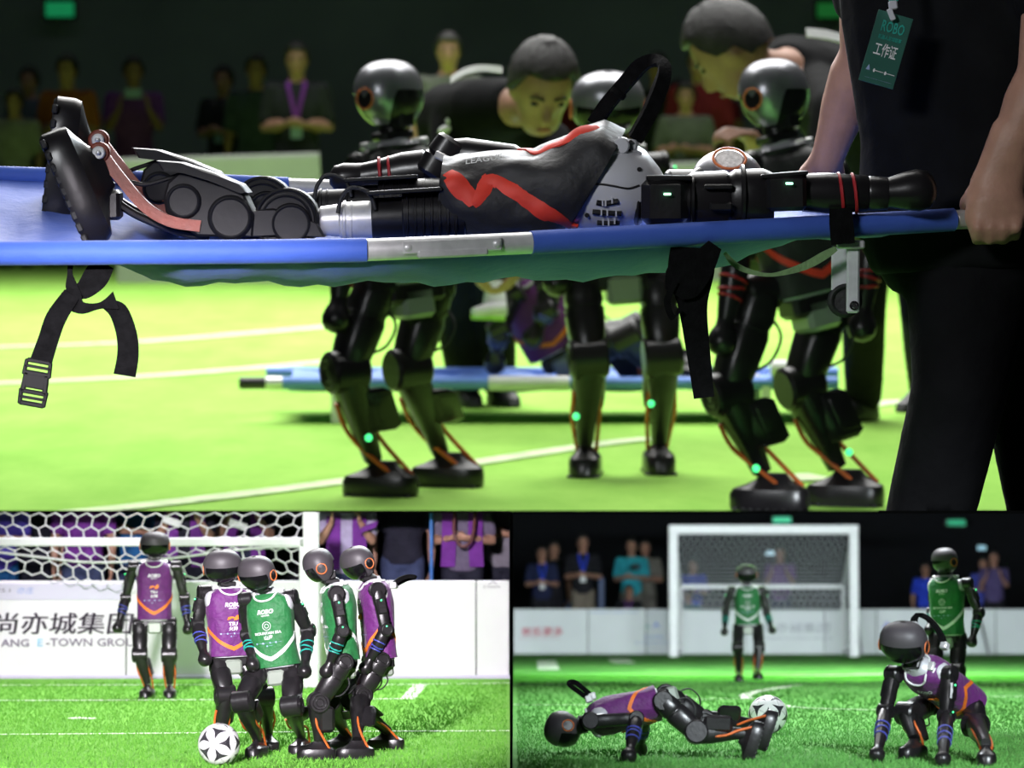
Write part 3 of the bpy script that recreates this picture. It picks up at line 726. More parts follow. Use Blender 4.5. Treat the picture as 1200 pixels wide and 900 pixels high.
def hexnet(mb, fn, nu, nv, r, jit=.0):
    """hexagonal mesh over fn(u, v), nu cells across and nv rows"""
    seg = set(); P = {}
    for j in range(nv + 1):
        for i in range(nu + 1):
            cx, cy = i + (.5 if j % 2 else 0), j * .78
            pts = [(round(cx + .5 * sx, 2), round(cy + dy, 2)) for sx, dy in ((0, -.52), (1, -.26), (1, .26), (0, .52), (-1, .26), (-1, -.26))]
            for a, b in zip(pts, pts[1:] + pts[:1]): seg.add((min(a, b), max(a, b)))
    for a, b in seg:
        q = []
        for x, y in (a, b):
            u, v = x / nu, y / (nv * .78)
            q.append(fn(u, v) if -.001 <= u <= 1.001 and -.001 <= v <= 1.001 else None)
        if q[0] is None or q[1] is None or (q[0] - q[1]).length < 1e-4: continue
        X, Y, Z = frame(q[1] - q[0], (.1, 1, .1)); mb.loft([sect(q[0], X, Y, r, r, 4), sect(q[1], X, Y, r, r, 4)], cap=False)
    return mb
x0n, x1n = A.p(-40, 0, Yr).x, A.p(357, 0, Yr).x
ztop = A.p(0, 596, Yr).z; zlow = A.p(0, 684, Yr).z
nm = hexnet(MB(), lambda u, v: V((x0n + (x1n - x0n) * u + .05 * math.sin(5 * v + 3 * u) + .03 * math.sin(9 * u), Yr + .03 + .05 * math.sin(3 * u * math.pi), zlow + (ztop - zlow) * v + .05 * math.sin(u * 8 + 1) * (1 - v))), 20, 6, .0065)
part('net', clipA(nm), M_net, gl, 0)
part('net_rope', clipA(MB().tube([A.p(-20, 645, Yr - .02), A.p(40, 652, Yr - .02), A.p(110, 659, Yr - .02), A.p(200, 654, Yr - .02), A.p(290, 643, Yr - .02), A.p(356, 640, Yr - .02)], .010, 6)), M_net, gl)
sn = hexnet(MB(), lambda u, v: V((A.p(357, 0, Yr).x, Yr, 0)).lerp(V((pb, Yg, 0)), u) + V((0, 0, zlow + (ztop - zlow) * v)), 3, 6, .008)
part('side_net', clipA(sn), M_net, gl, 0)

# spectators behind the board: the dark lintel above hides their heads
jean = cloth('denim', (0.05, 0.065, 0.14)); dk = cloth('dark_navy', (0.02, 0.02, 0.035)); vio = cloth('violet', (0.17, 0.035, 0.28)); gr = cloth('grey_knit', (0.21, 0.19, 0.23)); blu = cloth('blue_shirt', (0.015, 0.10, 0.28))
mauve = cloth('mauve', (0.15, 0.12, 0.19)); lil = cloth('lilac_shirt', (0.42, 0.36, 0.55)); indigo = cloth('indigo', (0.09, 0.06, 0.45))
def vestx(col):
    def f(root, L):
        pel, chest, F, k = L['pel'], L['chest'], L['bF'], L['k']; X = L['ax']
        for sd in (-1, 1):
            pts = [chest + X * sd * .11 * k + F * .135 * k + UP * .06, pel.lerp(chest, .5) + X * sd * .11 * k + F * .135 * k, pel + X * sd * .12 * k + F * .14 * k - UP * .03]
            part('vest_panel', clipA(MB().ribbon(pts, [X * .06 * k] * 3, .02)), col, root)
    return f
spA = [ # column, depth, height, pose, shirt, trousers, label, extra
 (-2, 27.9, 1.66, 'hold', indigo, blu, 'spectator in indigo top and blue trousers at the frame\'s edge behind the net', None),
 (40, 28.3, 1.72, 'down', dk, dk, 'spectator all in black behind the net, beside one in violet', None),
 (98, 28.0, 1.70, 'down', vio, jean, 'spectator in violet shirt and jeans behind the net over the board lettering', None),
 (152, 28.6, 1.74, 'hold', blu, jean, 'spectator in dark blue shirt behind the net, beside the purple keeper', None),
 (218, 27.9, 1.66, 'phone', dk, dk, 'spectator in black raising a phone behind the purple keeper', vestx(vio)),
 (288, 28.4, 1.68, 'phone', cloth('ink_blue', (0.03, 0.035, 0.07)), dk, 'spectator in ink blue top raising a phone above the two embracing robots', vestx(vio)),
 (407, 27.8, 1.62, 'phone', lil, jean, 'spectator in lilac shirt and violet vest with jeans, beside the goal post', vestx(vio)),
 (472, 28.4, 1.75, 'down', dk, jean, 'spectator in dark clothes standing by the blue pole', None),
 (542, 27.9, 1.66, 'hold', mauve, dk, 'spectator in mauve top and violet vest wearing a brown bag strap', vestx(vio)),
 (590, 28.7, 1.70, 'hold', gr, dk, 'spectator in grey knit at the end of the white board', None),
]
for (c, Y, hh, pose, a, b_, lab, ex) in spA:
    J, k = stand(A, c, Y, (0, -1), hh, pose)
    person(A, lab, J, (a, b_), 'spectators behind the bright board', .017, [CLA, CLX], k=k, extras=ex, sleeves=.7)
for c in (201, 279, 432):
    nmx = {201: 'white phone raised over the purple keeper\'s head', 279: 'white phone raised over the middle robots', 432: 'purple phone held beside the goal post'}[c]
    r0 = {201: 611, 279: 615, 432: 618}[c]
    q = A.p(c, r0, 27.5); single(A, 'mobile_phone', MB().box(q, (1, .2, -.35 if c < 400 else .4), (0, 1, 0), (.35, 0, 1), .075, .008, .03, .004), M_whc if c < 400 else vio, nmx, 'phone', 'spectators\' phones')
single(A, 'camera_pole', clipA(MB().cyl(V((A.p(506, 0, 27.7).x, 27.7, 0)), V((A.p(506, 0, 27.7).x, 27.7, 1.5)), .016)), mat('blue_paint', (0.03, 0.16, 0.50), .4), 'thin blue pole standing behind the white board', 'pole')
single(A, 'bag_strap', clipA(MB().tube([A.p(533, 598, 27.6), A.p(532, 625, 27.55), A.p(541, 640, 27.55), A.p(553, 632, 27.55), A.p(557, 598, 27.6)], .014, 8)), mat('brown_leather', (0.12, 0.03, 0.03), .5), 'brown leather bag strap hanging on the mauve spectator', 'strap')
wA = single(A, 'wall_back', MB().box(V((A.p(290, 0, 31).x, 31.0, .65)), (1, 0, 0), (0, 1, 0), (0, 0, 1), 2.37, .04, .62, .01), M_navy, kind='structure')

# football
def football(S, c, rc, rb, rpx, label, spin):
    gp = S.g(c, rb); r = rpx * gp.y / FPX; ctr = V((gp.x, gp.y, r))
    root = thing(S, 'football', label, 'ball', gp)
    phi = (1 + 5 ** .5) / 2; Rm = Matrix.Rotation(spin[0], 3, 'Z') @ Matrix.Rotation(spin[1], 3, 'X') @ Matrix.Rotation(spin[2], 3, 'Y')
    part('ball', MB().ell(ctr, V((1, 0, 0)), V((0, 1, 0)), V((0, 0, 1)), r, r, r, 32, 24), mat('ball_white', (0.80, 0.79, 0.80), .35, 0, .05, 20), root, 80)
    ico = [V(p).normalized() for p in [(0, s, t * phi) for s in (-1, 1) for t in (-1, 1)] + [(s, t * phi, 0) for s in (-1, 1) for t in (-1, 1)] + [(t * phi, 0, s) for s in (-1, 1) for t in (-1, 1)]]
    tri = [(a, b, d) for i, a in enumerate(ico) for j, b in enumerate(ico) if j > i for q, d in enumerate(ico) if q > j and (a - b).length < 1.1 and (b - d).length < 1.1 and (a - d).length < 1.1]
    for (a, b, d) in tri:
        cc = unit(a + b + d); mb = MB(); ring = []; lv = (1.0, .8, .6, .4, .2)
        # concave three-pointed patch between the round white panels
        tips = [unit(cc.lerp(x, .69)) for x in (a, b, d)]
        for i in range(3):
            p, q = tips[i], tips[(i + 1) % 3]
            for t in (0, .17, .34, .5, .66, .83): ring.append(unit(p.lerp(q, t).lerp(cc, .40 * math.sin(math.pi * t))))
        mb.loft([[ctr + (Rm @ unit(cc.lerp(x, l))) * (r * 1.007) for x in ring] for l in lv])
        part('black_panel', mb, mat('ball_black', (0.03, 0.028, 0.035), .35), root, 60)
    for v in ico:
        v = Rm @ v; part('panel_seam', MB().torus(ctr + v * r * .835, v, r * .552, r * .008, 28, 4), mat('seam_grey', (0.36, 0.36, 0.37), .6), root)
    return root
football(A, 256.5, 873, 897, 24.6, 'white football with black patches on the near turf before a purple robot\'s foot', (.3, .2, .5))

# ---- robots of stage A
def q_(S, Y): return lambda c, r, dy=0.0: S.p(c, r, Y + dy)
def sole(S, c, r, toe, back=.0): return S.g(c, r)
def ank(fc, toe, n=UP, back=.01): return V(fc) + n * .10 - unit(toe) * back
def lg(S, hip, kn, fpx, toe, side, leds=(), n=UP, fc=None):
    f = fc if fc is not None else S.g(*fpx); t = unit(toe)
    return (hip, kn, ank(f, t, n, -.022 if S is T else .01), f, t, n, side, leds)

# 1 purple keeper in front of the goal
Y = 24.2; q = q_(A, Y); F = V((.05, -1, 0))
robot(A, 'purple-vested keeper robot standing far back before the net, arms hanging', 'purple', q(181.5, 723), q(181, 656), F,
      (q(181.5, 638, -.05), F + V((0, 0, -.12)), UP),
      [(q(156, 664), q(147.5, 700, .02), q(138, 735, -.06), 1), (q(207, 664), q(216, 700, .02), q(220, 737, -.06), -1)],
      [lg(A, q(164, 731), q(164, 767, -.06), (172.5, 818), (-.15, -1, 0), 1), lg(A, q(199, 731), q(198, 767, -.06), (199, 818), (.05, -1, 0), -1)])
# 2 purple, leaning into the green one
Y = 18.6; q = q_(A, Y); F = V((.28, -1, 0))
robot(A, 'purple-vested robot leaning its shoulder on the green one, leg behind the football', 'purple', q(271, 765), q(268, 687), F,
      (q(261, 664, -.05), V((.06, -1, -.18)), UP + V((-.05, 0, 0))),
      [(q(239, 695), q(231, 731), q(240, 772, -.12), 1), (q(291, 697, .1), q(296, 738, .1), q(297, 768, .06), -1)],
      [lg(A, q(255, 772), q(264, 815, -.1), (258, 884), (-.15, -1, 0), 1), lg(A, q(284, 773, .05), q(309, 817, .0), (315, 880), (.35, -1, 0), -1)])
# 3 green, front
Y = 18.1; q = q_(A, Y); F = V((-.22, -1, 0))
robot(A, 'green-vested robot with head bowed between purple neighbour and ear-ringed robot', 'green', q(324, 777), q(313, 693), F,
      (q(301, 672, -.08), V((-.5, -.85, -.28)), V((-.1, -.1, 1))),
      [(q(288, 703), q(291, 744, .04), q(296, 778, -.08), 1), (q(341, 700), q(361, 739, .06), q(357, 786, -.08), -1)],
      [lg(A, q(304, 786), q(284, 822, -.12), (301, 888), (-.3, -1, 0), 1), lg(A, q(343, 784), q(342, 827, -.12), (352, 884), (-.35, -1, 0), -1)])
# 4 green in profile, ear ring towards the viewer
Y = 18.2; q = q_(A, Y); F = V((-1, -.22, -.12))
robot(A, 'green-vested robot in profile showing an orange ear ring, facing the group', 'green', q(402, 770), q(394, 683), F,
      (q(374, 663, -.02), V((-.95, -.12, -.35)), V((-.2, -.05, 1))),
      [(q(394, 696, -.14), q(401, 739, -.17), q(383, 786, -.14), -1), (q(402, 694, .14), q(404, 737, .16), q(392, 776, .16), 1)],
      [lg(A, q(403, 776, -.1), q(373, 823, -.1), (371, 890), (-1, -.12, 0), -1), lg(A, q(407, 776, .1), q(385, 822, .12), (402, 880), (-1, -.1, 0), 1)])
# 5 purple in profile, outermost
Y = 18.5; q = q_(A, Y); F = V((-1, -.3, -.1))
robot(A, 'purple-vested robot in profile at the group\'s outer end with a black carry handle', 'purple', q(446, 768), q(437, 679), F,
      (q(419, 660, -.02), V((-.75, -.65, -.4)), V((-.2, 0, 1))),
      [(q(442, 692, -.13), q(452, 738, -.16), q(429, 782, -.14), -1), (q(444, 690, .14), q(446, 735, .16), q(432, 772, .16), 1)],
      [lg(A, q(446, 774, -.09), q(423, 814, -.1), (416, 889), (-1, -.25, 0), -1), lg(A, q(448, 774, .1), q(405, 817, .08), (452, 878), (-1, .1, 0), 1)],
      handle=[q(460, 686, -.06), q(468, 679, -.04), q(478, 675.5, 0), q(486, 676.5, .02), q(476, 679, .05), q(462, 686, .06)])
# ================================================================== LOWER STAGE B: the dark hall
tB = turf('turf_cool', (0.15, 0.40, 0.085), (0.07, 0.245, 0.045), 16)
flB = quad_floor(B, 'floor', [B.g(600.8, 906), B.g(1235, 906), B.g(1240, 748), B.g(600.8, 748)], .02, tB)
blades(B, 'turf_blades', 'short cool green turf blades under the crouching and prone robots', mat('blade_cool', (0.155, 0.42, 0.09), .8, 0, .3, 40, col2=(0.07, .26, .045)), 606, 1215, 800, 904, 34000, .02, .007, 5)
for pts, w in ((((602, 826), (680, 826.5), (760, 823.5), (822, 820), (880, 819)), .05), (((876, 819.5), (874, 815), (892, 810), (937, 803)), .10), (((905, 822), (930, 829), (1000, 832), (1036, 832)), .06),
               (((640, 774), (643, 785)), .26), (((724, 772), (731, 777)), .3), (((1130, 803), (1230, 802)), .09), (((1150, 817), (1230, 816)), .06), (((602, 803), (700, 802)), .06), (((920, 793), (1060, 790)), .1)):
    gline(B, flB, pts, w, M_line)
Yb2 = 53.5
M_boardc = mat('cool_white_board', (0.74, 0.77, 0.80), 0.5, 0, .02, 3)
M_boardg = mat('grey_panel', (0.60, 0.63, 0.67), 0.5, 0, .02, 3)
M_redink = mat('crimson_ink', (0.62, 0.03, 0.10), 0.6)
M_pinki = mat('pale_pink_ink', (0.62, 0.35, 0.40), 0.6)
M_greyi = mat('grey_ink', (0.36, 0.37, 0.42), .6)
bB = thing(B, 'advertising_board', 'cool white board with crimson lettering along the far end of the dark hall', 'board', V((B.p(900, 0, Yb2).x, Yb2, 0)))
zt2 = B.p(0, 714.5, Yb2).z
ed = [601, 688, 755, 782, 870, 962, 1022, 1095, 1160, 1235]
for i, (c0, c1) in enumerate(zip(ed, ed[1:])):
    x0, x1 = B.p(c0, 0, Yb2).x, B.p(c1, 0, Yb2).x
    part('panel', MB().box(V(((x0 + x1) / 2, Yb2 + .03, zt2 / 2 + .01)), (1, 0, 0), (0, 1, 0), (0, 0, 1), (x1 - x0) / 2 - .006, .03, zt2 / 2, .006), M_boardg if i == 2 else M_boardc, bB, 0)
kw = dict(par=bB, S=B, Y=Yb2)
btext('欢乐更多', 611, 659.6, 745, 735, M_redink, 0, **kw); btext('欢乐更多', 611.5, 660.2, 745.2, 734.8, M_redink, 0, **kw); btext('MAKE LIFE MORE JOYFUL', 609, 657, 749.5, 747.3, M_pinki, 0, **kw)
btext('亦庄控股', 755, 778, 748, 744.5, M_blue, 0, **kw); btext('E-TOWN CAPITAL', 745, 797, 754.2, 752.2, M_blue, 0, **kw)
btext('尚亦城集团', 893, 973, 741.5, 730, M_greyi, 0, .12, **kw); btext('SHANG E-TOWN GROUP', 895, 975, 749, 746.6, M_greyi, 0, **kw)
btext('· ─── ─── ──', 690, 748, 719.5, 717, M_blp, 0, **kw)
def tri(c0, c1, rb, rt, m, nm):
    P = [B.p(c0, rb, Yb2 - .02), B.p((c0 + c1) / 2, rt, Yb2 - .02), B.p(c1, rb, Yb2 - .02), B.p((c0 + c1) / 2, rb - (rb - rt) * .45, Yb2 - .02)]
    part(nm, MB().prism(P, (0, .012, 0)), m, bB, 0)
tri(764, 774, 736.5, 728, M_blue, 'peak_emblem'); tri(756, 762, 736.5, 732, M_tea_b, 'leaf_emblem'); tri(1033, 1046, 738, 728, mat('violet_ink', (.35, .32, .75), .6), 'violet_emblem')
# goal
Yg2 = 51.2
def Bx(c, Y=Yg2): return B.p(c, 0, Y).x
def Bz(r, Y=Yg2): return B.p(0, r, Y).z
gB = thing(B, 'football_goal', 'white football goal with hexagonal net standing before the dark crowd', 'goal', V((Bx(892), Yg2, 0)))
zb = Bz(620.5); hb = .066
for c in (787, 996): part('goal_post', sq((Bx(c), Yg2, 0), (Bx(c), Yg2, zb - hb), hb), M_goal, gB, 30)
part('crossbar', sq((Bx(781.8), Yg2, zb), (Bx(1001.3), Yg2, zb), hb), M_goal, gB, 30)
Yr2 = 52.7; zm2 = Bz(687, Yr2)
xl, xr = Bx(795, Yr2), Bx(984, Yr2)
part('middle_rail', sq((xl, Yr2, zm2), (xr, Yr2, zm2), .034), M_goal, gB, 30)
for x, c in ((xl, 787), (xr, 996)):
    part('rear_post', sq((x, Yr2, 0), (x, Yr2, zm2), .03), M_goal, gB, 30)
    part('slanted_stay', sq((x, Yr2, zm2), (Bx(c), Yg2 + .06, zb - .05), .03), M_goal, gB, 30)
    part('ground_rail', sq((x, Yr2, .03), (Bx(c), Yg2 + .06, .03), .03), M_goal, gB, 30)
fr = lambda u, v: V((Bx(791), Yg2, zb - .06)).lerp(V((Bx(992), Yg2, zb - .06)), u).lerp(V((xl, Yr2, zm2)).lerp(V((xr, Yr2, zm2)), u), v) + V((0, .04 * math.sin(v * 3.1), -.06 * math.sin(v * 3.1)))
part('net', hexnet(MB(), fr, 25, 12, .0075), mat('net_cord_dim', (0.50, 0.52, 0.55), .7), gB, 0)
part('lower_net', hexnet(MB(), lambda u, v: V((xl + (xr - xl) * u, Yr2 + .02, Bz(714, Yr2) + (zm2 - Bz(714, Yr2)) * v)), 25, 4, .0095), MATS['net_cord_dim'], gB, 0)
for x, c in ((xl, 787), (xr, 996)):
    part('side_net', hexnet(MB(), lambda u, v: V((Bx(c), Yg2 + .05, 0.02 + (zb - .1) * v)).lerp(V((x, Yr2, .02 + (zm2 - .02) * v)), u), 5, 10, .006), MATS['net_cord_dim'], gB, 0)
M_stay = mat('grey_strut', (0.30, 0.31, 0.33), .5, .3)
for (c0, r0, c1, r1, Yq, lab) in ((1002, 700, 1009.5, 768, 52.4, 'thin grey strut leaning beside the goal\'s outer post'), (1149, 728, 1159, 768, 52.6, 'thin grey strut leaning on the board behind the green robot\'s hand')):
    a, b_ = B.p(c0, r0, Yq + .75), B.p(c1, r1, Yq); b_.z = 0.0
    single(B, 'strut', MB().cyl(b_, a, .018), M_stay, lab, 'strut')

# spectators in the dark
CLB = (V((0, 0, B.h)), V((0, 0, 1)))
teal = cloth('teal_shirt', (0.03, 0.34, 0.42)); khaki = cloth('khaki', (0.16, 0.15, 0.13)); navy2 = cloth('navy_deep', (0.015, 0.02, 0.06)); cob = cloth('cobalt', (0.02, 0.05, 0.5)); blk3 = cloth('black_deep', (0.012, 0.012, 0.016))
beige = cloth('beige_trousers', (0.18, 0.15, 0.12)); dpur = cloth('dim_purple', (0.16, 0.05, 0.24))
def lanyard(col, badge=None):
    def f(root, L):
        ch, nk, F, k, X, pel = L['chest'], L['neck'], L['bF'], L['k'], L['ax'], L['pel']
        ln = MB()
        for sd in (-1, 1): ln.ribbon([nk + X * sd * .05 * k + UP * .01, nk + X * sd * .06 * k + F * .1 * k - UP * .03, ch + F * .145 * k + X * sd * .03 * k, ch + F * .15 * k - UP * .14 * k], [X * .016 * k] * 4, .006)
        part('lanyard', ln, col, root)
        part('badge', MB().box(ch + F * .155 * k - UP * .2 * k, X, F, UP, .04 * k, .004, .055 * k, .003), badge or M_whc, root)
    return f
spB = [
 (635, 55.8, 650, 'hold', navy2, blk3, 'spectator in navy with a bright blue lanyard, next to the hall\'s divider wall', lanyard(cob)),
 (649, 56.6, 645, 'down', blk3, blk3, 'dim spectator all in black half behind the one with a bright blue lanyard', None),
 (683, 55.6, 637, 'hold', blk3, beige, 'spectator in black polo and beige trousers with lanyard, hands clasped', lanyard(cob)),
 (740, 56.0, 641, 'hold', teal, khaki, 'spectator in a teal shirt holding a dark camera before the khaki one', None),
 (756, 56.8, 643, 'hold', khaki, khaki, 'spectator in a khaki shirt close behind the teal shirt', None),
 (737, 54.8, 694, 'down', blk3, blk3, 'crouching spectator, only head and shoulders above the board, below the teal shirt', lanyard(dpur)),
 (914, 55.2, 650, 'phone', dpur, navy2, 'spectator in dim purple filming with raised arms behind the goal net', None),
 (812, 56.0, 664, 'hold', cob, navy2, 'dim spectator in cobalt behind the goal net near its first post', None),
 (806, 55.0, 699, 'down', cloth('dim_teal', (.03, .14, .16)), blk3, 'crouching spectator in dim teal low behind the goal net', None),
 (1084, 56.2, 668, 'down', cob, navy2, 'dim spectator in cobalt partly behind the standing green robot', None),
 (1152, 56.0, 662, 'hold', cloth('blue_violet', (.05, .06, .3)), navy2, 'dim spectator in blue violet vest beside the one filming, past the green robot', None),
 (1164, 55.4, 655, 'phone', cloth('mixed_dark', (.08, .06, .16)), blk3, 'spectator filming with a glowing phone above the board, past the green robot', None),
]
for i, (c, Y, rh, pose, a, b_, lab, ex) in enumerate(spB):
    hz = B.p(0, rh, Y).z; hgt = max(1.45, min(1.85, hz / 1.585 * 1.7)); zo = hz - 1.585 * hgt / 1.7
    J, k = stand(B, c, Y, (.05 if c < 700 else -.15, -1), hgt, pose, z0=min(0.0, zo))
    if zo > 0.02: J, k = stand(B, c, Y, (0, -1), hz / 1.585 * 1.7, pose)
    person(B, lab, J, (a, b_), 'spectators in the dark hall', .02, (V((0, 0, .004)), V((0, 0, -1))) if zo < -.05 else None, k=k, extras=ex, sleeves=.75, skin=M_skin2)
scr = mat('phone_screen', (0.25, 0.45, 0.55), .3, emit=.55)
for c, r, Y, lab in ((1150.5, 642, 54.6, 'glowing phone held over the heads behind the green robot'), (902.5, 648, 54.5, 'pale phone held up behind the goal net')):
    o = thing(B, 'mobile_phone', lab, 'phone', B.p(c, r, Y)); part('case', MB().box(B.p(c, r, Y), (1, 0, 0), (0, 1, 0), (0, 0, 1), .075, .006, .04, .004), M_blk, o); part('screen', MB().box(B.p(c, r, Y - .007), (1, 0, 0), (0, 1, 0), (0, 0, 1), .07, .002, .036, .001), scr, o)
single(B, 'video_camera', MB().box(B.p(745, 664, 55.4), (1, .2, 0), (0, 1, 0), (0, 0, 1), .07, .09, .045, .012).cyl(B.p(744, 664, 55.3) , B.p(741, 665, 55.1), .035), M_blk, 'small dark camera in the hands of the teal shirted spectator', 'camera')
single(B, 'barrier_post', MB().box(V((B.p(703.5, 0, 56.6).x, 56.6, .62)), (1, 0, 0), (0, 1, 0), (0, 0, 1), .05, .05, .62, .01), mat('navy_post', (.015, .05, .16), .5), 'navy upright post between the lanyard wearer and the teal shirt', 'post')
single(B, 'blue_crate', MB().box(V((B.p(662, 0, 56.4).x, 57.4, .42)), (1, 0, 0), (0, 1, 0), (0, 0, 1), .14, .12, .42, .02).box(V((B.p(662, 0, 56.4).x, 57.4, .845)), (1, 0, 0), (0, 1, 0), (0, 0, 1), .15, .13, .012, .004), mat('blue_plastic', (.015, .10, .32), .5), 'tall blue plastic crate behind the white board', 'crate')
for c_, r_, lab_, e_ in ((916, 609.5, 'green exit sign glowing above the goal\'s crossbar', .4), (1120, 612.5, 'second, dimmer green exit sign above the standing green robot', .1)):
    ex = thing(B, 'exit_sign', lab_, 'sign', B.p(c_, r_, 62)); o_ = B.p(c_, r_, 62.1)
    part('housing', MB().box(o_, (1, 0, 0), (0, 1, 0), (0, 0, 1), .19, .04, .07, .01).box(o_ + V((0, .5, 0)), (1, 0, 0), (0, 1, 0), (0, 0, 1), .02, .46, .02, .004), M_blk, ex)
    part('lit_panel', MB().box(o_ + V((0, -.06, 0)), (1, 0, 0), (0, 1, 0), (0, 0, 1), .165, .012, .055, .004), mat('exit_green_%d' % c_, (0.02, 0.75, 0.36), .4, emit=e_), ex)
single(B, 'wall_back', MB().box(V((B.p(905, 0, 63).x, 63.0, 1.1)), (1, 0, 0), (0, 1, 0), (0, 0, 1), 5.6, .05, 1.62, .01), mat('black_drape_cold', (0.0012, 0.0018, 0.004), .95, 0, .2, 6, .4, 9), kind='structure')

# ball and robots
football(B, 900, 838, 860, 22.6, 'white football with black patches lying behind the prone robot\'s heels', (1.1, .5, .2))
Y = 33.9; q = q_(B, Y); F = V((0, -1, 0))
robot(B, 'green-vested robot walking in front of the goal, small in the distance', 'green', q(876, 730), q(875, 686), F, (q(875, 672, -.05), V((0, -1, -.15)), UP),
      [(q(857, 692), q(850.5, 717, .02), q(849, 740, -.1), 1), (q(893, 692), q(898, 717, .02), q(905, 738, -.1), -1)],
      [lg(B, q(865, 736), q(864.5, 758, -.08), (866, 798.5), (-.1, -1, 0), 1), lg(B, q(888, 736), q(889.5, 758, -.08), None, (.1, -1, -.1), -1, fc=B.p(888, 796, Y - .12))])
Y = 24.4; q = q_(B, Y); F = V((-.55, -1, 0))
robot(B, 'green-vested robot standing behind the crouching purple one, teal bands on its forearm', 'green', q(1111, 741), q(1108, 674), F, (q(1107, 657, -.03), V((-.85, -.5, -.1)), UP),
      [(q(1096, 684, .08), q(1093, 717, .1), q(1089, 738, .0), 1), (q(1134, 684, -.06), q(1147, 718, -.1), q(1139, 752, -.14), -1)],
      [lg(B, q(1097, 748), q(1094, 785, -.1), (1094, 831), (-.5, -1, 0), 1), lg(B, q(1124, 748), q(1121, 786, -.1), (1122, 832), (-.4, -1, 0), -1)])
# prone robot held up on its fists and toes
Y = 16.45; q = q_(B, Y); F = V((-.05, -.1, -1))
hand1 = B.g(737, 894) + UP * .035; hand2 = B.g(750, 886) + UP * .035
tA1 = unit(V((-.34, 0, -1))); nA1 = unit(V((-1, .0, .34)))      # toe direction and 'up out of the sole' (away from it)
f1 = q(889, 872, -.1); f2 = q(905, 858, .35)
pr, ptr = robot(B, 'purple-vested robot in a push-up on fists and toes, head low', 'purple', q(768, 824), q(688, 846), F, (q(660.5, 855), V((-.35, -.3, -1)), V((-1, -.05, .1))),
      [(q(692, 845, -.14), q(746, 842, -.17), hand1, 1), (q(694, 842, .13), q(754, 842, .2), hand2, -1)],
      [(q(777, 822, -.1), q(816, 858, -.12), q(872, 860, -.1), f1, tA1, nA1, 1), (q(780, 814, .1), q(826, 846, .14), q(885, 848, .3), f2, tA1, nA1, -1)],
      handle=[q(690, 819, -.05), q(680, 812, -.05), q(668, 803, -.03), q(668, 799.5, 0), q(676, 801, .04), q(694, 816, .05)])
# crouching robot on all fours, head towards the viewer
Y = 16.6; q = q_(B, Y); F = V((-.35, -.35, -1))
h1 = B.g(1028, 893) + UP * .037; h2 = B.g(1105, 899) + UP * .037
robot(B, 'purple-vested robot crouching on both fists, dome turned to the viewer, loop handle on its back', 'purple', q(1128, 822, .16), q(1074, 779, -.12), F, (q(1059, 753, -.2), V((-.5, -1, -.38)), V((-.12, -.45, 1))),
      [(q(1047, 790, -.05), q(1038, 833, -.1), h1, 1), (q(1112, 790, -.16), q(1109, 839, -.2), h2, -1)],
      [lg(B, q(1086, 826, .22), q(1064, 836, .02), (1070, 889), (-.55, -.8, 0), 1), lg(B, q(1140, 824, .12), q(1143, 850, -.02), (1156, 897), (-.1, -1, 0), -1)],
      handle=[q(1071, 733, .12), q(1072, 724, .12), q(1078, 720.5, .1), q(1090, 727, .08), q(1101, 741, .05), q(1107, 757, .02)], hk=1.12)
# ================================================================== UPPER STAGE: the stretcher party
tT = turf('turf_lime', (0.36, 0.66, 0.12), (0.25, 0.53, 0.075), 5)
flT = quad_floor(T, 'floor', [T.g(-20, 598.6), T.g(1220, 598.6), V((16, 42, 0)), V((-16, 42, 0))], .003, tT)
M_linet = mat('line_paint_bright', (0.66, 0.82, 0.48), 0.9, 0, .2, 12)
for pts, w in ((((-20, 408), (150, 402), (330, 388), (420, 380)), .16), (((-20, 451), (150, 443), (300, 432), (420, 421)), .14), (((60, 604), (150, 596), (330, 575), (520, 549), (700, 522), (765, 515)), .10), (((985, 480), (1050, 472), (1100, 470)), .12), (((910, 562), (965, 560)), .2)):
    gline(T, flT, pts, w, M_linet)
single(T, 'wall_back', MB().box(V((0, 42, 6)), (1, 0, 0), (0, 1, 0), (0, 0, 1), 16, .1, 6.0, .02), mat('hall_drape', (0.26, 0.31, 0.33), .95, 0, .15, .5), kind='structure')
# white boards far behind
M_bt = mat('pale_board', (0.50, 0.52, 0.50), .6, 0, .04, 2)
def farboard(c0, c1, r0a, r0b, Y, lab):
    P = [V((T.p(c0, 0, Y).x, Y, 0)), V((T.p(c1 + 6, 0, Y).x, Y, 0)), T.p(c1, r0b, Y), T.p(c0, r0a, Y)]
    root = thing(T, 'low_board', lab, 'board', V((P[0] + P[1]) / 2))
    part('panel', MB().prism(P, (0, .08, 0)), M_bt, root, 0)
    part('top_edge', MB().tube([P[3] + V((0, .04, 0)), P[2] + V((0, .04, 0))], .03, 6), M_bt, root)
farboard(135, 374, 190, 183, 25.5, 'pale board standing beyond the stretcher, behind the prone robot\'s legs')
farboard(735, 872, 196, 192, 26.0, 'pale board segment showing beyond the middle and ear-ringed robots')

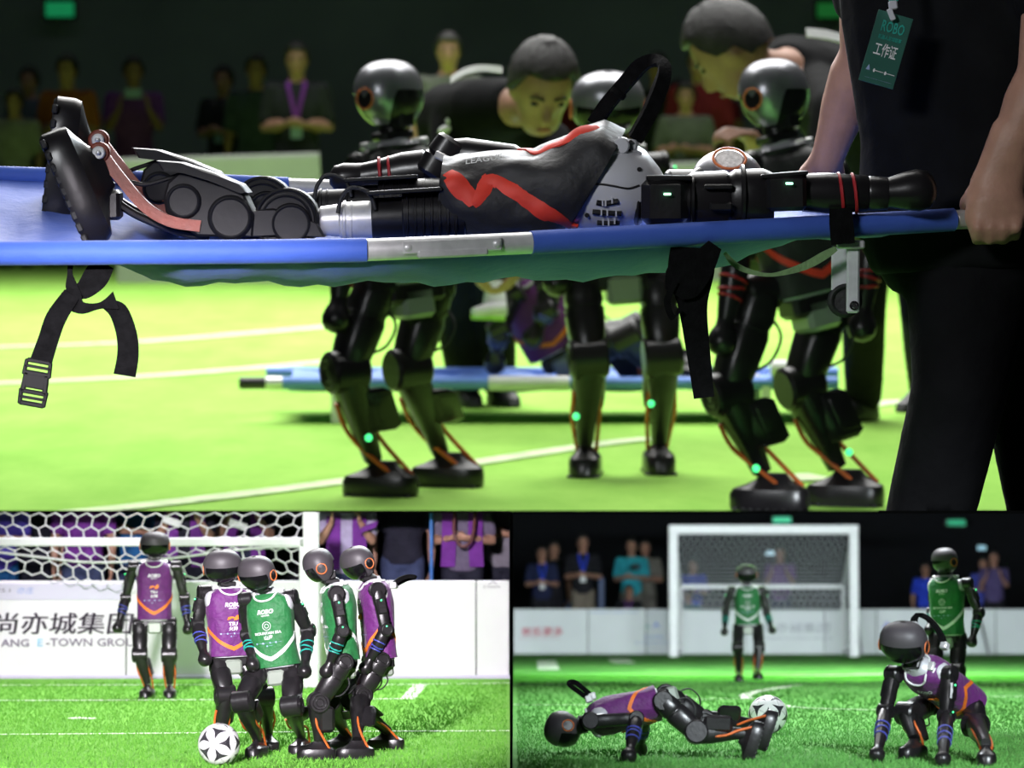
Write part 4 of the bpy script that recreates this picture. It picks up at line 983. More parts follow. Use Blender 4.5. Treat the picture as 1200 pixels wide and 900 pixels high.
# ---- stretcher in the foreground
M_bluf = mat('blue_nylon', (0.062, 0.14, 0.60), 0.62, 0, .08, 8, .25, 26, sheen=.1, spec=.3)
st_c = T.p(560, 330, 4.95)
sg = thing(T, 'stretcher', 'blue fabric stretcher carried in the foreground with a prone robot on it', 'stretcher', st_c)
near = [(-60, 297.5, 4.76), (150, 296, 4.76), (300, 295, 4.77), (430, 293, 4.78), (525, 289, 4.8), (622, 284.5, 4.83), (800, 275, 4.9), (1000, 264, 4.98), (1117, 257.5, 5.03), (1150, 256, 5.05)]
NP = [T.p(*a) for a in near]
rad = .0175
def seg_tube(pts, r, n=16, sub=4): return MB().tube(pts, r, n, sub)
part('pole_sleeve', seg_tube(NP[0:4], rad), M_bluf, sg, 60); part('pole_sleeve', seg_tube(NP[5:9], rad * .99), M_bluf, sg, 60)
part('pole', seg_tube([NP[0] * 2 - NP[1]] + NP[0:3], .0135, 14) if False else seg_tube(NP[3:6], .0158, 16), M_alu, sg, 60)
part('pole_end', MB().cyl(NP[8], NP[9], .0145, n=18), M_alu, sg)
a, b_ = T.p(472, 290.5, 4.775), T.p(588, 285.5, 4.80); X, Y_, Z = frame(b_ - a, (0, -1, 0))
hp = part('hinge_plate', MB().box((a + b_) / 2, X, Y_, Z, .004, .0095, (b_ - a).length / 2, .004).box((a + b_) / 2 + Y_ * (.010 if Y_.z < 0 else -.010), X, Y_, Z, .0065, .006, (b_ - a).length / 2 - .02, .003), M_alu, sg, 30)
for t in (.05, .95): part('bolt', MB().ell(a.lerp(b_, t) + X * .004, X, Y_, Z, .003, .006, .006, 12, 8), M_alu, hp)
far = [(-60, 204, 5.32), (150, 211, 5.33), (338, 219, 5.35), (430, 222, 5.36), (512, 226, 5.37), (800, 228, 5.42), (1090, 226, 5.5), (1125, 225, 5.5)]
FP = [T.p(*a) for a in far]
part('pole_sleeve', seg_tube(FP[0:3], .0155), M_bluf, sg, 60); part('pole', seg_tube(FP[2:5], .0135), M_alu, sg, 60); part('pole_sleeve', seg_tube(FP[4:7], .0155), M_bluf, sg, 60); part('pole_end', MB().cyl(FP[6], FP[7], .013), M_alu, sg)
def along(pts, cols, c):
    for (a, b_, ca, cb) in zip(pts, pts[1:], cols, cols[1:]):
        if c <= cb: return a.lerp(b_, (c - ca) / (cb - ca))
    return pts[-1]
nc = [a[0] for a in near]; fc_ = [a[0] for a in far]
def sheet(off):
    rows = []
    for i in range(61):
        c = -55 + 1165 * i / 60; n_, f_ = along(NP, nc, c), along(FP, fc_, c)
        sag = .062 if 140 < c < 860 else .045
        k = max(0, min(1, (c - 60) / 160)) * max(0, min(1, (980 - c) / 200)); sag = .018 + .050 * (k * k * (3 - 2 * k))
        row = []
        for j in range(17):
            w = j / 16; s = math.sin(math.pi * w ** .8)
            fold = .004 * math.sin(c * .04 + w * 9) * s + .003 * math.sin(c * .11 - w * 5) * s
            row.append(n_.lerp(f_, w) + UP * (-sag * s + fold - .012 + off + .010 * (1 - s)))
        rows.append(row)
    return rows
top, bot = sheet(0), sheet(-.003)
part('fabric_sheet', MB().loft([a + b_[::-1] for a, b_ in zip(top, bot)]), M_bluf, sg, 60)
def sheet_pt(c, w):
    i = (c + 55) / 1165 * 60; return top[max(0, min(60, int(round(i))))][int(round(w * 16))]
# straps under the stretcher
def px(S, pts, Y): return [S.p(c, r, Y) for c, r in pts]
def wv(S, pts, Y, hw):   # half-width vectors, in the picture's plane
    P = px(S, pts, Y); out = []
    for i in range(len(P)):
        d = unit(P[min(i + 1, len(P) - 1)] - P[max(i - 1, 0)]); out.append(d.cross(V((0, 1, 0))).normalized() * hw[i if i < len(hw) else -1] * Y / FPX)
    return P, out
def band(name, pts, hw, Y, m=M_strap, th=.003, par=sg, sub=6):
    P, W = wv(T, pts, Y, hw); return part(name, MB().ribbon(P, W, th, sub), m, par, 50)
knot = band('knotted_strap', [(122, 308), (112, 325), (98, 340), (84, 345)], [13, 15, 11, 6], 4.79)
band('knotted_strap', [(83, 306), (82, 320), (84, 336), (92, 350)], [4, 3, 7, 6], 4.785)
band('knotted_strap', [(76, 340), (86, 352), (97, 361), (118, 358), (136, 352)], [5, 12, 7, 4, 11], 4.78)
band('strap_tail', [(84, 345), (66, 372), (56, 400), (48, 424)], [10, 12, 12, 13], 4.775)
band('strap_tail', [(122, 355), (138, 364), (148, 390), (150, 415), (146, 440)], [6, 11, 12, 12.5, 13], 4.785)
bk = T.p(41, 450, 4.775); bx = unit(T.p(55, 452.5, 4.775) - T.p(41, 450, 4.775)); bz = V((0, 1, 0)).cross(bx)
def bkp(u, v): return bk + bx * (u * 4.775 / FPX) + unit(bz) * (-v * 4.775 / FPX) * (-1 if bz.z < 0 else 1)
def bar(u0, v0, u1, v1, w): 
    a, b_ = bkp(u0, v0), bkp(u1, v1); X, Y2, Z = frame(b_ - a, (0, 1, 0)); return (a, b_, X, Y2, Z, w)
bm_ = MB()
for (u0, v0, u1, v1, w) in ((-13, -27, 13, -27, 2.6), (-15, -20, 15, -20, 1.6), (-14, -12, 14, -12, 3.2), (-11, -3, 11, -3, 8.5), (-15, 10, 15, 10, 2.6), (-15, 17, 15, 17, 1.6), (-14, 24, 14, 24, 2.8), (-14, -27, -15, -10, 2.2), (14, -27, 15, -10, 2.2), (-15, 8, -14, 25, 2.4), (15, 8, 14, 25, 2.4), (-12, -12, -13, 10, 3), (12, -12, 13, 10, 3)):
    a, b_, X, Y2, Z, w = bar(u0, v0, u1, v1, w); bm_.box((a + b_) / 2, X, Y2, Z, .004, w * 4.775 / FPX, (b_ - a).length / 2 + .001, .0015)
part('buckle', bm_, mat('black_buckle', (.006, .006, .0065), .6, spec=.2), sg, 30)
band('wide_strap', [(812, 290), (810, 320), (812, 360), (818, 410), (825, 466)], [26, 27, 17, 14, 12], 4.9)
band('wide_strap', [(838, 287), (822, 310), (800, 330), (790, 345)], [9, 17, 24, 12], 4.89)
band('strap_loop', [(792, 330), (782, 352), (788, 372), (796, 362)], [3, 4, 4, 3], 4.885)
M_olive = mat('olive_webbing', (0.20, 0.33, 0.14), .7, 0, .15, 60, .3, 160)
band('olive_strap', [(849, 296), (860, 309), (878, 318), (905, 322), (940, 313), (965, 300), (980, 291)], [2, 3.5, 3, 2.2, 4.5, 5, 3], 4.95, M_olive)
band('strap_cover', [(985, 244), (986, 262), (988, 286)], [13, 14, 14], 4.945, M_strap, .004)
lgp = part('folding_leg', MB().box(T.p(985, 316, 5.0), (1, 0, 0), (0, 1, 0), (0, 0, 1), .0135, .004, .034, .002).box(T.p(999.5, 326, 4.975), (1, 0, 0), (0, 1, 0), (0, 0, 1), .0093, .006, .051, .004).cyl(T.p(999.5, 358, 4.97), T.p(999.5, 358, 4.984), .0098), mat('brushed_aluminium', (.78, .80, .82), .4, .15, .06, 60), sg, 30)
part('leg_hinge', MB().box(T.p(997, 286.5, 4.965), (1, 0, 0), (0, 1, 0), (0, 0, 1), .02, .007, .006, .002), M_alu, lgp)
part('leg_rivet', MB().torus(T.p(1001, 358, 4.966), (0, 1, 0), .0055, .0015, 16, 6).cyl(T.p(1001, 358, 4.969), T.p(1001, 358, 4.962), .003), M_blk, lgp)
part('wheel', MB().cyl(T.p(990, 352, 4.992), T.p(990, 352, 5.035), .0255, n=28).torus(T.p(990, 352, 4.992), (0, 1, 0), .02, .0035, 28, 6), M_rub, lgp)

# ---- prone robot on the stretcher
Y = 5.03; q = q_(T, Y)
root = thing(T, 'humanoid_robot', 'black-vested robot lying prone on the blue stretcher, feet in the air', 'robot', q(560, 285))
def foot_side(ct, ch, Yc, w):   # toe pixel, heel pixel
    a, b_ = T.p(*ct, Yc), T.p(*ch, Yc); ctr = (a + b_) / 2; toe = unit(a - b_); n = toe.cross(V((0, 1, 0))); n = unit(n) * (1 if n.x > 0 else -1)
    n = unit(n + V((0, .12, 0)))
    return ctr - n * .026, toe, n, (a - b_).length / 2
for (ct, ch, Yc) in (((122, 286), (64, 152), 4.96), ((66, 285), (84, 114), 5.2)):
    c, toe, n, L = foot_side(ct, ch, Yc, 0); foot(root, c, toe, n, L, .78)
def disc(c, r, Yc, R0, th, par, m, name, rings=()):
    p = T.p(c, r, Yc); mb = MB().cyl(p - V((0, th, 0)), p + V((0, th, 0)), R0, n=32)
    for rr in rings: mb.torus(p - V((0, th, 0)), (0, 1, 0), rr, .0022, 32, 6)
    return part(name, mb, m, par, 40)
def plate(name, pts, Yc, th, par, m, label=None):
    P = [T.p(c, r, Yc - th) for c, r in spl2(pts)]
    n = len(P); ctr = sum(P, V()) / n; bev = .0035
    mb = MB(); r1 = [p + (ctr - p).normalized() * bev for p in P]
    r2 = [p + V((0, bev, 0)) for p in P]; r3 = [p + V((0, 2 * th - bev, 0)) for p in P]; r4 = [p + V((0, 2 * th, 0)) for p in r1]
    mb.loft([r1, r2, r3, r4]); return part(name, mb, m, par, 40, label)
def spl2(pts):
    P = [V((a, b_, 0)) for a, b_ in pts]; n = len(P); out = []
    for i in range(n):
        p0, p1, p2, p3 = P[i - 1], P[i], P[(i + 1) % n], P[(i + 2) % n]
        for k in range(3):
            t = k / 3; v = 0.5 * ((2 * p1) + (p2 - p0) * t * .8 + (2 * p0 - 5 * p1 + 4 * p2 - p3) * t * t * .8 + (3 * p1 - p0 - 3 * p2 + p3) * t ** 3 * .8) if False else p1.lerp(p2, t)
            out.append((v.x, v.y))
    return out
for dy, dc, dr, nearleg in ((0.20, -28, -15, False), (0.0, 0, 0, True)):
    Yc = 4.985 + dy; sc = lambda pts: [(c + dc, r + dr) for c, r in pts]
    shn = plate('shin', sc([(191, 232), (196, 214), (208, 203), (214, 199), (232, 206), (262, 215), (284, 223), (292, 240), (298, 252), (296, 278), (232, 277), (206, 262), (194, 248)]), Yc, .045, root, M_mat)
    disc(270 + dc, 255 + dr, Yc - .046, .033, .006, shn, M_mat, 'knee_cover', (.028,))
    disc(215 + dc, 236 + dr, Yc - .046, .026, .004, shn, M_mat, 'motor_cover', (.022,))
    plate('shin_top_cover', sc([(183, 188), (210, 190), (250, 203), (282, 216), (290, 226), (284, 228), (262, 219), (214, 203), (190, 200)]), Yc - .01, .05, shn, M_mat)
    th = plate('thigh', sc([(284, 250), (300, 246), (320, 244), (345, 250), (372, 262), (380, 278), (290, 278)]), Yc, .04, root, M_mat)
    disc(337 + dc, 258 + dr, Yc, .0475, .036, th, M_mat, 'knee_motor', (.044, .036))
    disc(341 + dc, 262 + dr, Yc - .038, .030, .003, th, M_mat, 'motor_cap', (.026,))
    part('thigh_tube', MB().cyl(T.p(374 + dc, 259 + dr, Yc), T.p(400 + dc, 258 + dr, Yc), .021, .024).cyl(T.p(398 + dc, 258 + dr, Yc), T.p(438 + dc, 257 + dr, Yc), .026, .027, 22, .08).torus(T.p(404 + dc, 258 + dr, Yc), (1, 0, 0), .026, .003, 24, 6).torus(T.p(412 + dc, 258 + dr, Yc), (1, 0, 0), .0262, .002, 24, 6), M_alu if nearleg else M_mat, th)
    part('thigh_motor', MB().cyl(T.p(436 + dc, 256 + dr, Yc), T.p(474 + dc, 255 + dr, Yc), .030, .031, 24, .05), M_blk, th)
    hm = MB().cyl(T.p(472 + dc, 252 + dr, Yc), T.p(545 + dc, 250 + dr, Yc), .035, .034, 26, .05)
    for k in range(7): hm.torus(T.p(478 + dc + k * 9.5, 252 + dr, Yc), (1, 0, 0), .035, .0022, 26, 5)
    part('hip_motor', hm, M_blk, th)
    part('hip_cover', MB().box(T.p(475 + dc, 224 + dr, Yc - .01), (1, 0, .06), (0, 1, 0), (-.06, 0, 1), .055, .035, .003, .002), M_mat, th)
    part('cable', MB().tube([T.p(440 + dc, 246 + dr, Yc - .03), T.p(432 + dc, 226 + dr, Yc - .03), T.p(412 + dc, 220 + dr, Yc - .03), T.p(400 + dc, 232 + dr, Yc - .03), T.p(396 + dc, 250 + dr, Yc - .03)], .0032, 8), M_rub, th)
    # heel link rods
    hx, hy = (117, 179) if nearleg else (116, 164)
    hp_ = T.p(hx, hy, Yc - .02)
    P = [T.p(hx, hy, Yc - .02), T.p(hx + 22, hy + 27, Yc - .03), T.p(hx + 52, hy + 62, Yc - .04), T.p(hx + 82, hy + 80, Yc - .045), T.p(hx + 118, hy + 86, Yc - .045)]
    W = []
    for i in range(5):
        d = unit(P[min(i + 1, 4)] - P[max(i - 1, 0)]); W.append(d.cross(V((0, 1, 0))).normalized() * (.0082 if i else .010))
    lk = part('ankle_rod', MB().ribbon(P, W, .012, 6), M_rust, shn, 50)
    part('rod_eye', MB().cyl(hp_ - V((0, .012, 0)), hp_ + V((0, .012, 0)), .0155, n=22), M_rust, shn)
    part('rod_pin', MB().cyl(hp_ - V((0, .018, 0)), hp_ - V((0, .01, 0)), .0095, n=18).ell(hp_ - V((0, .019, 0)), V((1, 0, 0)), V((0, 1, 0)), UP, .004, .003, .004, 10, 6), M_alu, shn)
    lr = MB()
    P = [T.p(130 + dc * .3, 232 + dr, Yc), T.p(160 + dc * .6, 252 + dr, Yc), T.p(205 + dc, 270 + dr, Yc), T.p(245 + dc, 279 + dr, Yc)]
    part('lower_link', lr.tube(P, .0062, 8), M_blk, shn)
    part('tendon', MB().tube([T.p(138 + dc * .4, 208 + dr * 1.2, Yc), T.p(165 + dc * .7, 216 + dr, Yc), T.p(188 + dc, 212 + dr, Yc), T.p(212 + dc, 204 + dr, Yc)], .0034, 8), M_mat, shn)
    part('ankle', MB().box(T.p(128 + dc * .3, 240 + dr * .8, Yc), (1, 0, 0), (0, 1, 0), (0, 0, 1), .018, .026, .022, .005), M_blk, shn)
# torso shell and vest, seen from the side: rings tilt towards the shoulder
def ring_(t, b_, Yc, hw, n=28, e=2.6, off=0.0):
    a, d = T.p(*t, Yc), T.p(*b_, Yc); c = (a + d) / 2; v = (a - d) / 2; L = v.length; Z = unit(v)
    return sect(c, V((0, -1, 0)), Z, hw + off, L + off, n, e)
tor = [((560, 200), (566, 270), .09), ((620, 186), (628, 276), .105), ((665, 165), (668, 276), .115), ((700, 152), (690, 276), .12), ((733, 161), (715, 276), .122), ((756, 176), (740, 270), .118), ((772, 196), (765, 262), .09), ((780, 210), (778, 250), .06)]
to = part('torso', MB().loft([ring_(t, b_, 5.06, hw) for t, b_, hw in tor]), M_sil, root, 50, label='silver shoulder shell with vent slots')
vr = [((520, 188), (512, 262), .105), ((545, 186), (543, 276), .112), ((590, 183), (590, 279), .118), ((625, 179), (622, 279), .121), ((655, 167), (640, 278), .124), ((680, 153), (650, 276), .126), ((706, 146), (658, 272), .127), ((729, 157), (665, 268), .124)]
def vpt(s, a, off=.003):   # s in 0..7 along the rings, a angle round the section (pi/2 = back, 0 = side to the viewer)
    i = max(0, min(6, int(s))); f = s - i
    (t0, b0, h0), (t1, b1, h1) = vr[i], vr[i + 1]
    t, b_, hw = (t0[0] + (t1[0] - t0[0]) * f, t0[1] + (t1[1] - t0[1]) * f), (b0[0] + (b1[0] - b0[0]) * f, b0[1] + (b1[1] - b0[1]) * f), h0 + (h1 - h0) * f
    A_, D_ = T.p(*t, 5.06), T.p(*b_, 5.06); c = (A_ + D_) / 2; v = (A_ - D_) / 2; L = v.length; Z = unit(v); e = 2.6
    w = .0030 * math.sin(6 * a + 1.7 * s) + .0025 * math.sin(11 * a - 2.3 * s) * max(0, 1 - s / 5) + .004 * math.sin(2.2 * s + 3 * a) * max(0, 1 - s / 6)
    return c + V((0, -1, 0)) * (sgnpow(math.cos(a), 2 / e) * (hw + off + w)) + Z * (sgnpow(math.sin(a), 2 / e) * (L + off + w))
N = 44; SS = [k * 7 / 28 for k in range(29)]
vo = [[vpt(s, 2 * math.pi * k / N, .006) for k in range(N)] for s in SS]; vi = [[vpt(s, 2 * math.pi * k / N, .002) for k in range(N)] for s in SS[::-1]]
ve = part('vest', MB().loft(vo + vi, wrap=True), M_gry, root, 70)
def vpx(c, r):
    """vest parameter whose point shows at pixel (c, r): coarse search over the side to the viewer and the back"""
    best = None
    for i in range(57):
        for j in range(61):
            s, a = i / 8, -1.2 + 3.2 * j / 60
            p = vpt(s, a); dd = p - V((0, 0, T.h)); u = 600 + FPX * dd.x / (dd.y * math.cos(T.a) - dd.z * math.sin(T.a)); v = 450 - FPX * (dd.y * math.sin(T.a) + dd.z * math.cos(T.a)) / (dd.y * math.cos(T.a) - dd.z * math.sin(T.a))
            e = (u - c) ** 2 + (v - r) ** 2
            if best is None or e < best[0]: best = (e, s, a)
    return best[1], best[2]
def vband(name, px_, hw, m, sub=5):
    L = [vpx(c, r) for c, r in px_]; P = spline([V((s, a, 0)) for s, a in L], sub); n = len(P); H = spline([V((h, 0, 0)) for h in hw], sub)
    rows = []
    P3 = [vpt(p.x, p.y, .009) for p in P]
    for i in range(n):
        d = unit(P3[min(i + 1, n - 1)] - P3[max(i - 1, 0)]); e = .02
        nn = unit((vpt(P[i].x, P[i].y, .05) - vpt(P[i].x, P[i].y, 0))); w = d.cross(nn).normalized() * (H[i].x * 5 / FPX)
        k = []
        for u in (-1, -.5, 0, .5, 1): k.append(P3[i] + w * u - nn * (.004 * u * u * min(1, H[i].x / 15)))
        rows.append(k + [p - nn * .006 for p in k[::-1]])
    return part(name, MB().loft(rows), m, ve, 60)
vband('chevron_stripe', [(524, 204), (536, 216), (548, 228), (556, 238)], [8, 12, 10, 5], M_red)
vband('chevron_stripe', [(555, 240), (564, 226), (575, 214), (586, 212), (600, 222), (622, 238), (645, 252), (668, 264), (688, 270)], [5, 9, 11, 10, 10, 10, 10, 9, 7], M_red)
vband('back_stripe', [(602, 186), (626, 181), (648, 173), (668, 163), (690, 155), (700, 152)], [2.5, 5, 7, 9, 9, 5], M_red)
for s_, (c, r), wd in (('LEAGUE', (566, 194), .05),):
    s0, a0 = vpx(c, r); p0 = vpt(s0, a0, .010); ex_ = unit(vpt(s0 + .4, a0) - vpt(s0 - .4, a0)); nn = unit(vpt(s0, a0, .05) - vpt(s0, a0)); ey = nn.cross(ex_)
    part('print', flat_text(MB(), s_, p0 + nn * .002, ex_, ey, .011 if s_ != '清华' else .016, .02), M_whc, ve, 0)
# shell details: parting line, vent slots, bolts
def shell_pt(c, r):
    best = None
    for i in range(len(tor) - 1):
        for f in np.linspace(0, 1, 9):
            (t0, b0, h0), (t1, b1, h1) = tor[i], tor[i + 1]
            t = (t0[0] + (t1[0] - t0[0]) * f, t0[1] + (t1[1] - t0[1]) * f); b_ = (b0[0] + (b1[0] - b0[0]) * f, b0[1] + (b1[1] - b0[1]) * f); hw = h0 + (h1 - h0) * f
            A_, D_ = T.p(*t, 5.06), T.p(*b_, 5.06); cc = (A_ + D_) / 2; v = (A_ - D_) / 2
            for a in np.linspace(-1.3, 1.3, 41):
                p = cc + V((0, -1, 0)) * (sgnpow(math.cos(a), 2 / 2.6) * hw) + unit(v) * (sgnpow(math.sin(a), 2 / 2.6) * v.length)
                dd = p - V((0, 0, T.h)); k = dd.y * math.cos(T.a) - dd.z * math.sin(T.a); u = 600 + FPX * dd.x / k; w = 450 - FPX * (dd.y * math.sin(T.a) + dd.z * math.cos(T.a)) / k
                e = (u - c) ** 2 + (w - r) ** 2
                if best is None or e < best[0]: best = (e, p)
    return best[1]
def sp3(c, r, lift=.002): return shell_pt(c, r) - V((0, lift, 0))
part('parting_line', MB().tube([sp3(c, r, .0) for c, r in ((690, 216), (705, 217), (720, 218), (738, 218), (748, 219))], .0016, 6), M_blk, to)
part('shell_ridge', MB().tube([sp3(c, r, .001) for c, r in ((706, 184), (722, 180), (742, 178), (750, 180))], .003, 6), M_sil, to)
for i, (c0, c1, r) in enumerate(((698, 724, 237), (696, 729, 249), (701, 726, 260))):
    part('vent_slot', MB().tube([sp3(c0, r, .0005), sp3((c0 + c1) / 2, r, .0005), sp3(c1, r, .0005)], .0042, 8, 3), M_blk, to)
    for k in range(1, 4): part('vent_rib', MB().box(sp3(c0 + (c1 - c0) * k / 4, r, .003), (1, 0, 0), (0, 1, 0), (0, 0, 1), .0012, .003, .0045, .0005), M_sil, to)
for c, r in ((686, 228), (689, 251), (748, 199)): part('shell_bolt', MB().cyl(sp3(c, r, .003), sp3(c, r, -.004), .0034, n=14), M_blk, to)
part('handle_bracket', MB().box(T.p(733, 172, 5.0), (1, 0, -.15), (0, 1, 0), (.15, 0, 1), .017, .03, .012, .004).cyl(T.p(728, 171, 4.955), T.p(728, 171, 5.05), .012), M_sil, to)
for c, r in ((729, 167), (739, 166), (727, 176), (737, 176)): part('bracket_hole', MB().cyl(T.p(c, r, 4.962), T.p(c, r, 4.98), .0026, n=12), M_blk, to)
P = [T.p(696, 146, 5.1), T.p(712, 122, 5.1), T.p(735, 95, 5.08), T.p(752, 76, 5.06), T.p(768, 71, 5.03), T.p(778, 78, 5.0), T.p(775, 98, 4.98), T.p(762, 130, 4.98), T.p(744, 163, 4.99)]
W = []
for i in range(9):
    d = unit(P[min(i + 1, 8)] - P[max(i - 1, 0)]); W.append((d.cross(V((0, 1, 0))).normalized() + V((0, .35, 0))).normalized() * (.0108 if i not in (4, 5) else .009))
hdl = part('carry_handle', MB().ribbon(P, W, .012, 6), M_strap, root, 50)
part('strap_wrap', MB().cyl(T.p(722, 113, 5.09), T.p(727, 106, 5.09), .0125), M_strap, hdl)
# near arm, stretched past the head
ua = part('upper_arm', MB().limb(T.p(806, 234, 4.97), T.p(905, 231, 4.97), (0, 1, 0), [(0, .035, .035), (.05, .04, .04), (.45, .041, .041), (.5, .037, .037), (.56, .041, .042), (.9, .04, .042), (1, .035, .036)], 18, 2.6), M_blk2, root, 35)
part('shoulder_motor', MB().box(T.p(778, 236, 4.96), (1, 0, 0), (0, 1, 0), (0, 0, 1), .034, .045, .036, .012).cyl(T.p(742, 236, 4.98), T.p(752, 236, 4.98), .037), M_blk, ua)
part('shoulder_cap', MB().box(T.p(783, 208.5, 4.96), (1, 0, 0), (0, 1, 0), (0, 0, 1), .033, .04, .004, .003), M_blk2, ua)
part('shoulder_collar', MB().cyl(T.p(800, 235, 4.96), T.p(812, 235, 4.96), .036, n=26).torus(T.p(811, 235, 4.96), (1, 0, 0), .036, .003, 26, 6), M_blk, ua)
part('arm_window', MB().box(T.p(842, 219, 4.925), (1, 0, 0), (0, 1, 0), (0, 0, 1), .02, .006, .004, .002).box(T.p(845, 242, 4.92), (1, 0, 0), (0, 1, 0), (0, 0, 1), .016, .005, .006, .002), M_blk, ua)
part('arm_clamp', MB().torus(T.p(870, 231, 4.97), (1, 0, 0), .044, .004, 26, 6), M_blk, ua)
for c, r in ((782, 227.5), (925, 215)): part('status_light', MB().box(T.p(c, r, 4.905 if c < 800 else 4.915), (1, 0, 0), (0, 1, 0), (0, 0, 1), .0052, .002, .0016, .0008), mat('pale_green_led', (0.35, 1, .55), .4, emit=4), ua)
part('elbow_motor', MB().box(T.p(919, 226, 4.97), (1, 0, .03), (0, 1, 0), (-.03, 0, 1), .029, .045, .026, .006), M_blk, ua)
part('elbow_cap', MB().box(T.p(917, 204.5, 4.97), (1, 0, .08), (0, 1, 0), (-.08, 0, 1), .034, .042, .003, .002), M_blk2, ua)
fo = part('forearm', MB().limb(T.p(938, 226, 4.97), T.p(1040, 227, 4.97), (0, 1, 0), [(0, .02, .021), (.03, .027, .028), (.3, .029, .03), (.75, .026, .027), (.78, .0245, .025), (.8, .0255, .026), (1, .023, .024)], 20, 2.1), M_blk2, root, 40)
part('fist', MB().limb(T.p(1030, 227, 4.97), T.p(1097, 221, 4.97), (0, 1, 0), [(0, .02, .02), (.2, .023, .023), (.45, .027, .028), (.68, .031, .031), (.86, .028, .028), (.96, .018, .018), (1, .008, .008)], 20, 2.0), M_blk2, fo, 60)
for c in (985, 1001): 
    part('arm_band', MB().torus(T.p(c, 226.5, 4.97), (1, 0, .12), .0287 - (c - 985) * .00005, .0028, 24, 6), M_red_b, fo)
# far arm, laid back along the body
ua = part('upper_arm', MB().limb(T.p(610, 190, 5.24), T.p(530, 181, 5.26), (0, 1, 0), [(0, .02, .02), (.1, .027, .026), (.8, .03, .028), (1, .024, .024)], 16, 2.4), M_blk2, root, 35)
part('elbow_motor', MB().cyl(T.p(497, 200, 5.24), T.p(545, 165, 5.24), .0).v and MB().limb(T.p(504, 207, 5.25), T.p(532, 163, 5.25), (0, 1, 0), [(0, .02, .022), (.08, .027, .027), (.45, .028, .028), (.5, .024, .024), (.55, .028, .027), (.92, .026, .025), (1, .02, .02)], 18, 2.6), M_blk2, ua, 35)
part('elbow_window', MB().box(T.p(518, 184, 5.22), (1, 0, -.5), (0, 1, 0), (.5, 0, 1), .012, .006, .006, .002), M_alu, ua)
fo = part('forearm', MB().limb(T.p(505, 198, 5.27), T.p(425, 208, 5.28), (0, 1, 0), [(0, .02, .022), (.08, .03, .031), (.4, .03, .031), (.8, .023, .024), (1, .021, .022)], 18, 2.1), M_blk2, root, 40)
part('fist', MB().limb(T.p(432, 206, 5.28), T.p(386, 210, 5.28), (0, 1, 0), [(0, .02, .02), (.3, .021, .021), (.6, .024, .023), (.85, .02, .02), (1, .008, .008)], 18, 2.0), M_blk2, fo, 60)
for c in (446, 457): part('arm_band', MB().torus(T.p(c, 205.5 - (c - 446) * .1, 5.275), (1, 0, .1), .0268, .0026, 24, 6), M_red_b, fo)
# head beyond the near arm, ear to the viewer
hc = T.p(852, 217, 5.13)
en = V((0.03, -.63, .78)).normalized(); ex1 = V((1, 0, 0)); ey1 = en.cross(ex1)
hd_ = part('head', MB().ell(hc, ex1, ey1, en, .056, .056, .05, 28, 16, 2.15), M_domes, root, 60)
er = hc + en * .0495
part('ear_speaker', MB().cyl(er - en * .012, er + en * .002, .0245, .0235, 30), mat('speaker_grey', (.52, .5, .5), .5, .3, .25, 160), hd_)
part('ear_ring', MB().torus(er + en * .002, en, .0245, .0021, 32, 6), M_orr, hd_)
part('visor', MB().ell(hc + V((-.012, .0, -.012)), V((1, 0, 0)), V((0, 1, 0)), UP, .053, .05, .05, 24, 14, 2.2), M_vis, hd_, 60)
part('neck', MB().cyl(T.p(780, 222, 5.12), T.p(815, 222, 5.13), .03), M_blk, root)

# ---- standing robots beyond the stretcher
def ledp(c, r, Y, S=T): return S.p(c, r, Y)
Y = 9.15; q = q_(T, Y); F = V((-.5, .85, 0))
robot(T, 'black-vested robot seen from behind beside the bending man\'s shoulder, silver dome', 'black', q(478, 322), q(462, 168), F, (q(456, 111), V((-.8, .6, -.1)), UP),
      [(q(424, 198, -.06), q(405, 290, -.1), q(394, 372, -.14), 1 if False else -1), (q(505, 200, .1), q(520, 285, .14), q(512, 350, .14), 1)],
      [lg(T, q(440, 335, -.06), q(405, 435, -.1), (446, 581), (-1, .25, 0), -1, [q(432, 513, -.20)]), lg(T, q(508, 335, .08), q(478, 432, .06), (524, 570), (-1, .3, 0), 1)], dome=M_domes, prints=False)
Y = 9.7; q = q_(T, Y); F = V((.1, -1, 0))
robot(T, 'purple-vested robot facing the viewer behind the stretcher, hidden to the waist by the prone one', 'purple', q(728, 308), q(718, 178), F, (q(712, 122), V((.05, -1, -.25)), UP),
      [(q(668, 196), q(655, 270, .02), q(652, 330, -.08), 1), (q(770, 196), q(800, 240, .05), q(815, 290, .1), -1)],
      [lg(T, q(682, 332), q(690, 420, -.08), (686, 557), (-.1, -1, 0), 1, [q(675, 488, -.16)]), lg(T, q(772, 332), q(776, 418, -.06), (772, 554), (.05, -1, 0), -1, [q(763, 473, -.16)])], dome=M_domes, prints=False)
Y = 8.85; q = q_(T, Y); F = V((-.42, .88, 0))
rb3, _ = robot(T, 'black-vested robot with red ringed forearm next to the second helper, seen from behind', 'black', q(948, 335), q(912, 172), F, (q(907, 111), V((-.8, .6, -.12)), UP),
      [(q(872, 200, -.06), q(866, 292, -.1), q(846, 398, -.14), -1), (q(975, 205, .12), q(1020, 285, .12), q(1010, 382, .1), 1)],
      [lg(T, q(890, 342, -.06), q(852, 460, -.1), (902, 597), (-1, .25, 0), -1, [q(886, 549, -.2)]), lg(T, q(975, 345, .08), q(938, 452, .06), (990, 592), (-1, .3, 0), 1, [q(995, 530, -.10)])], dome=M_domes, prints=False)
part('status_light', MB().ball(T.p(1018, 284, 8.85), .010, 10), M_led, rb3)

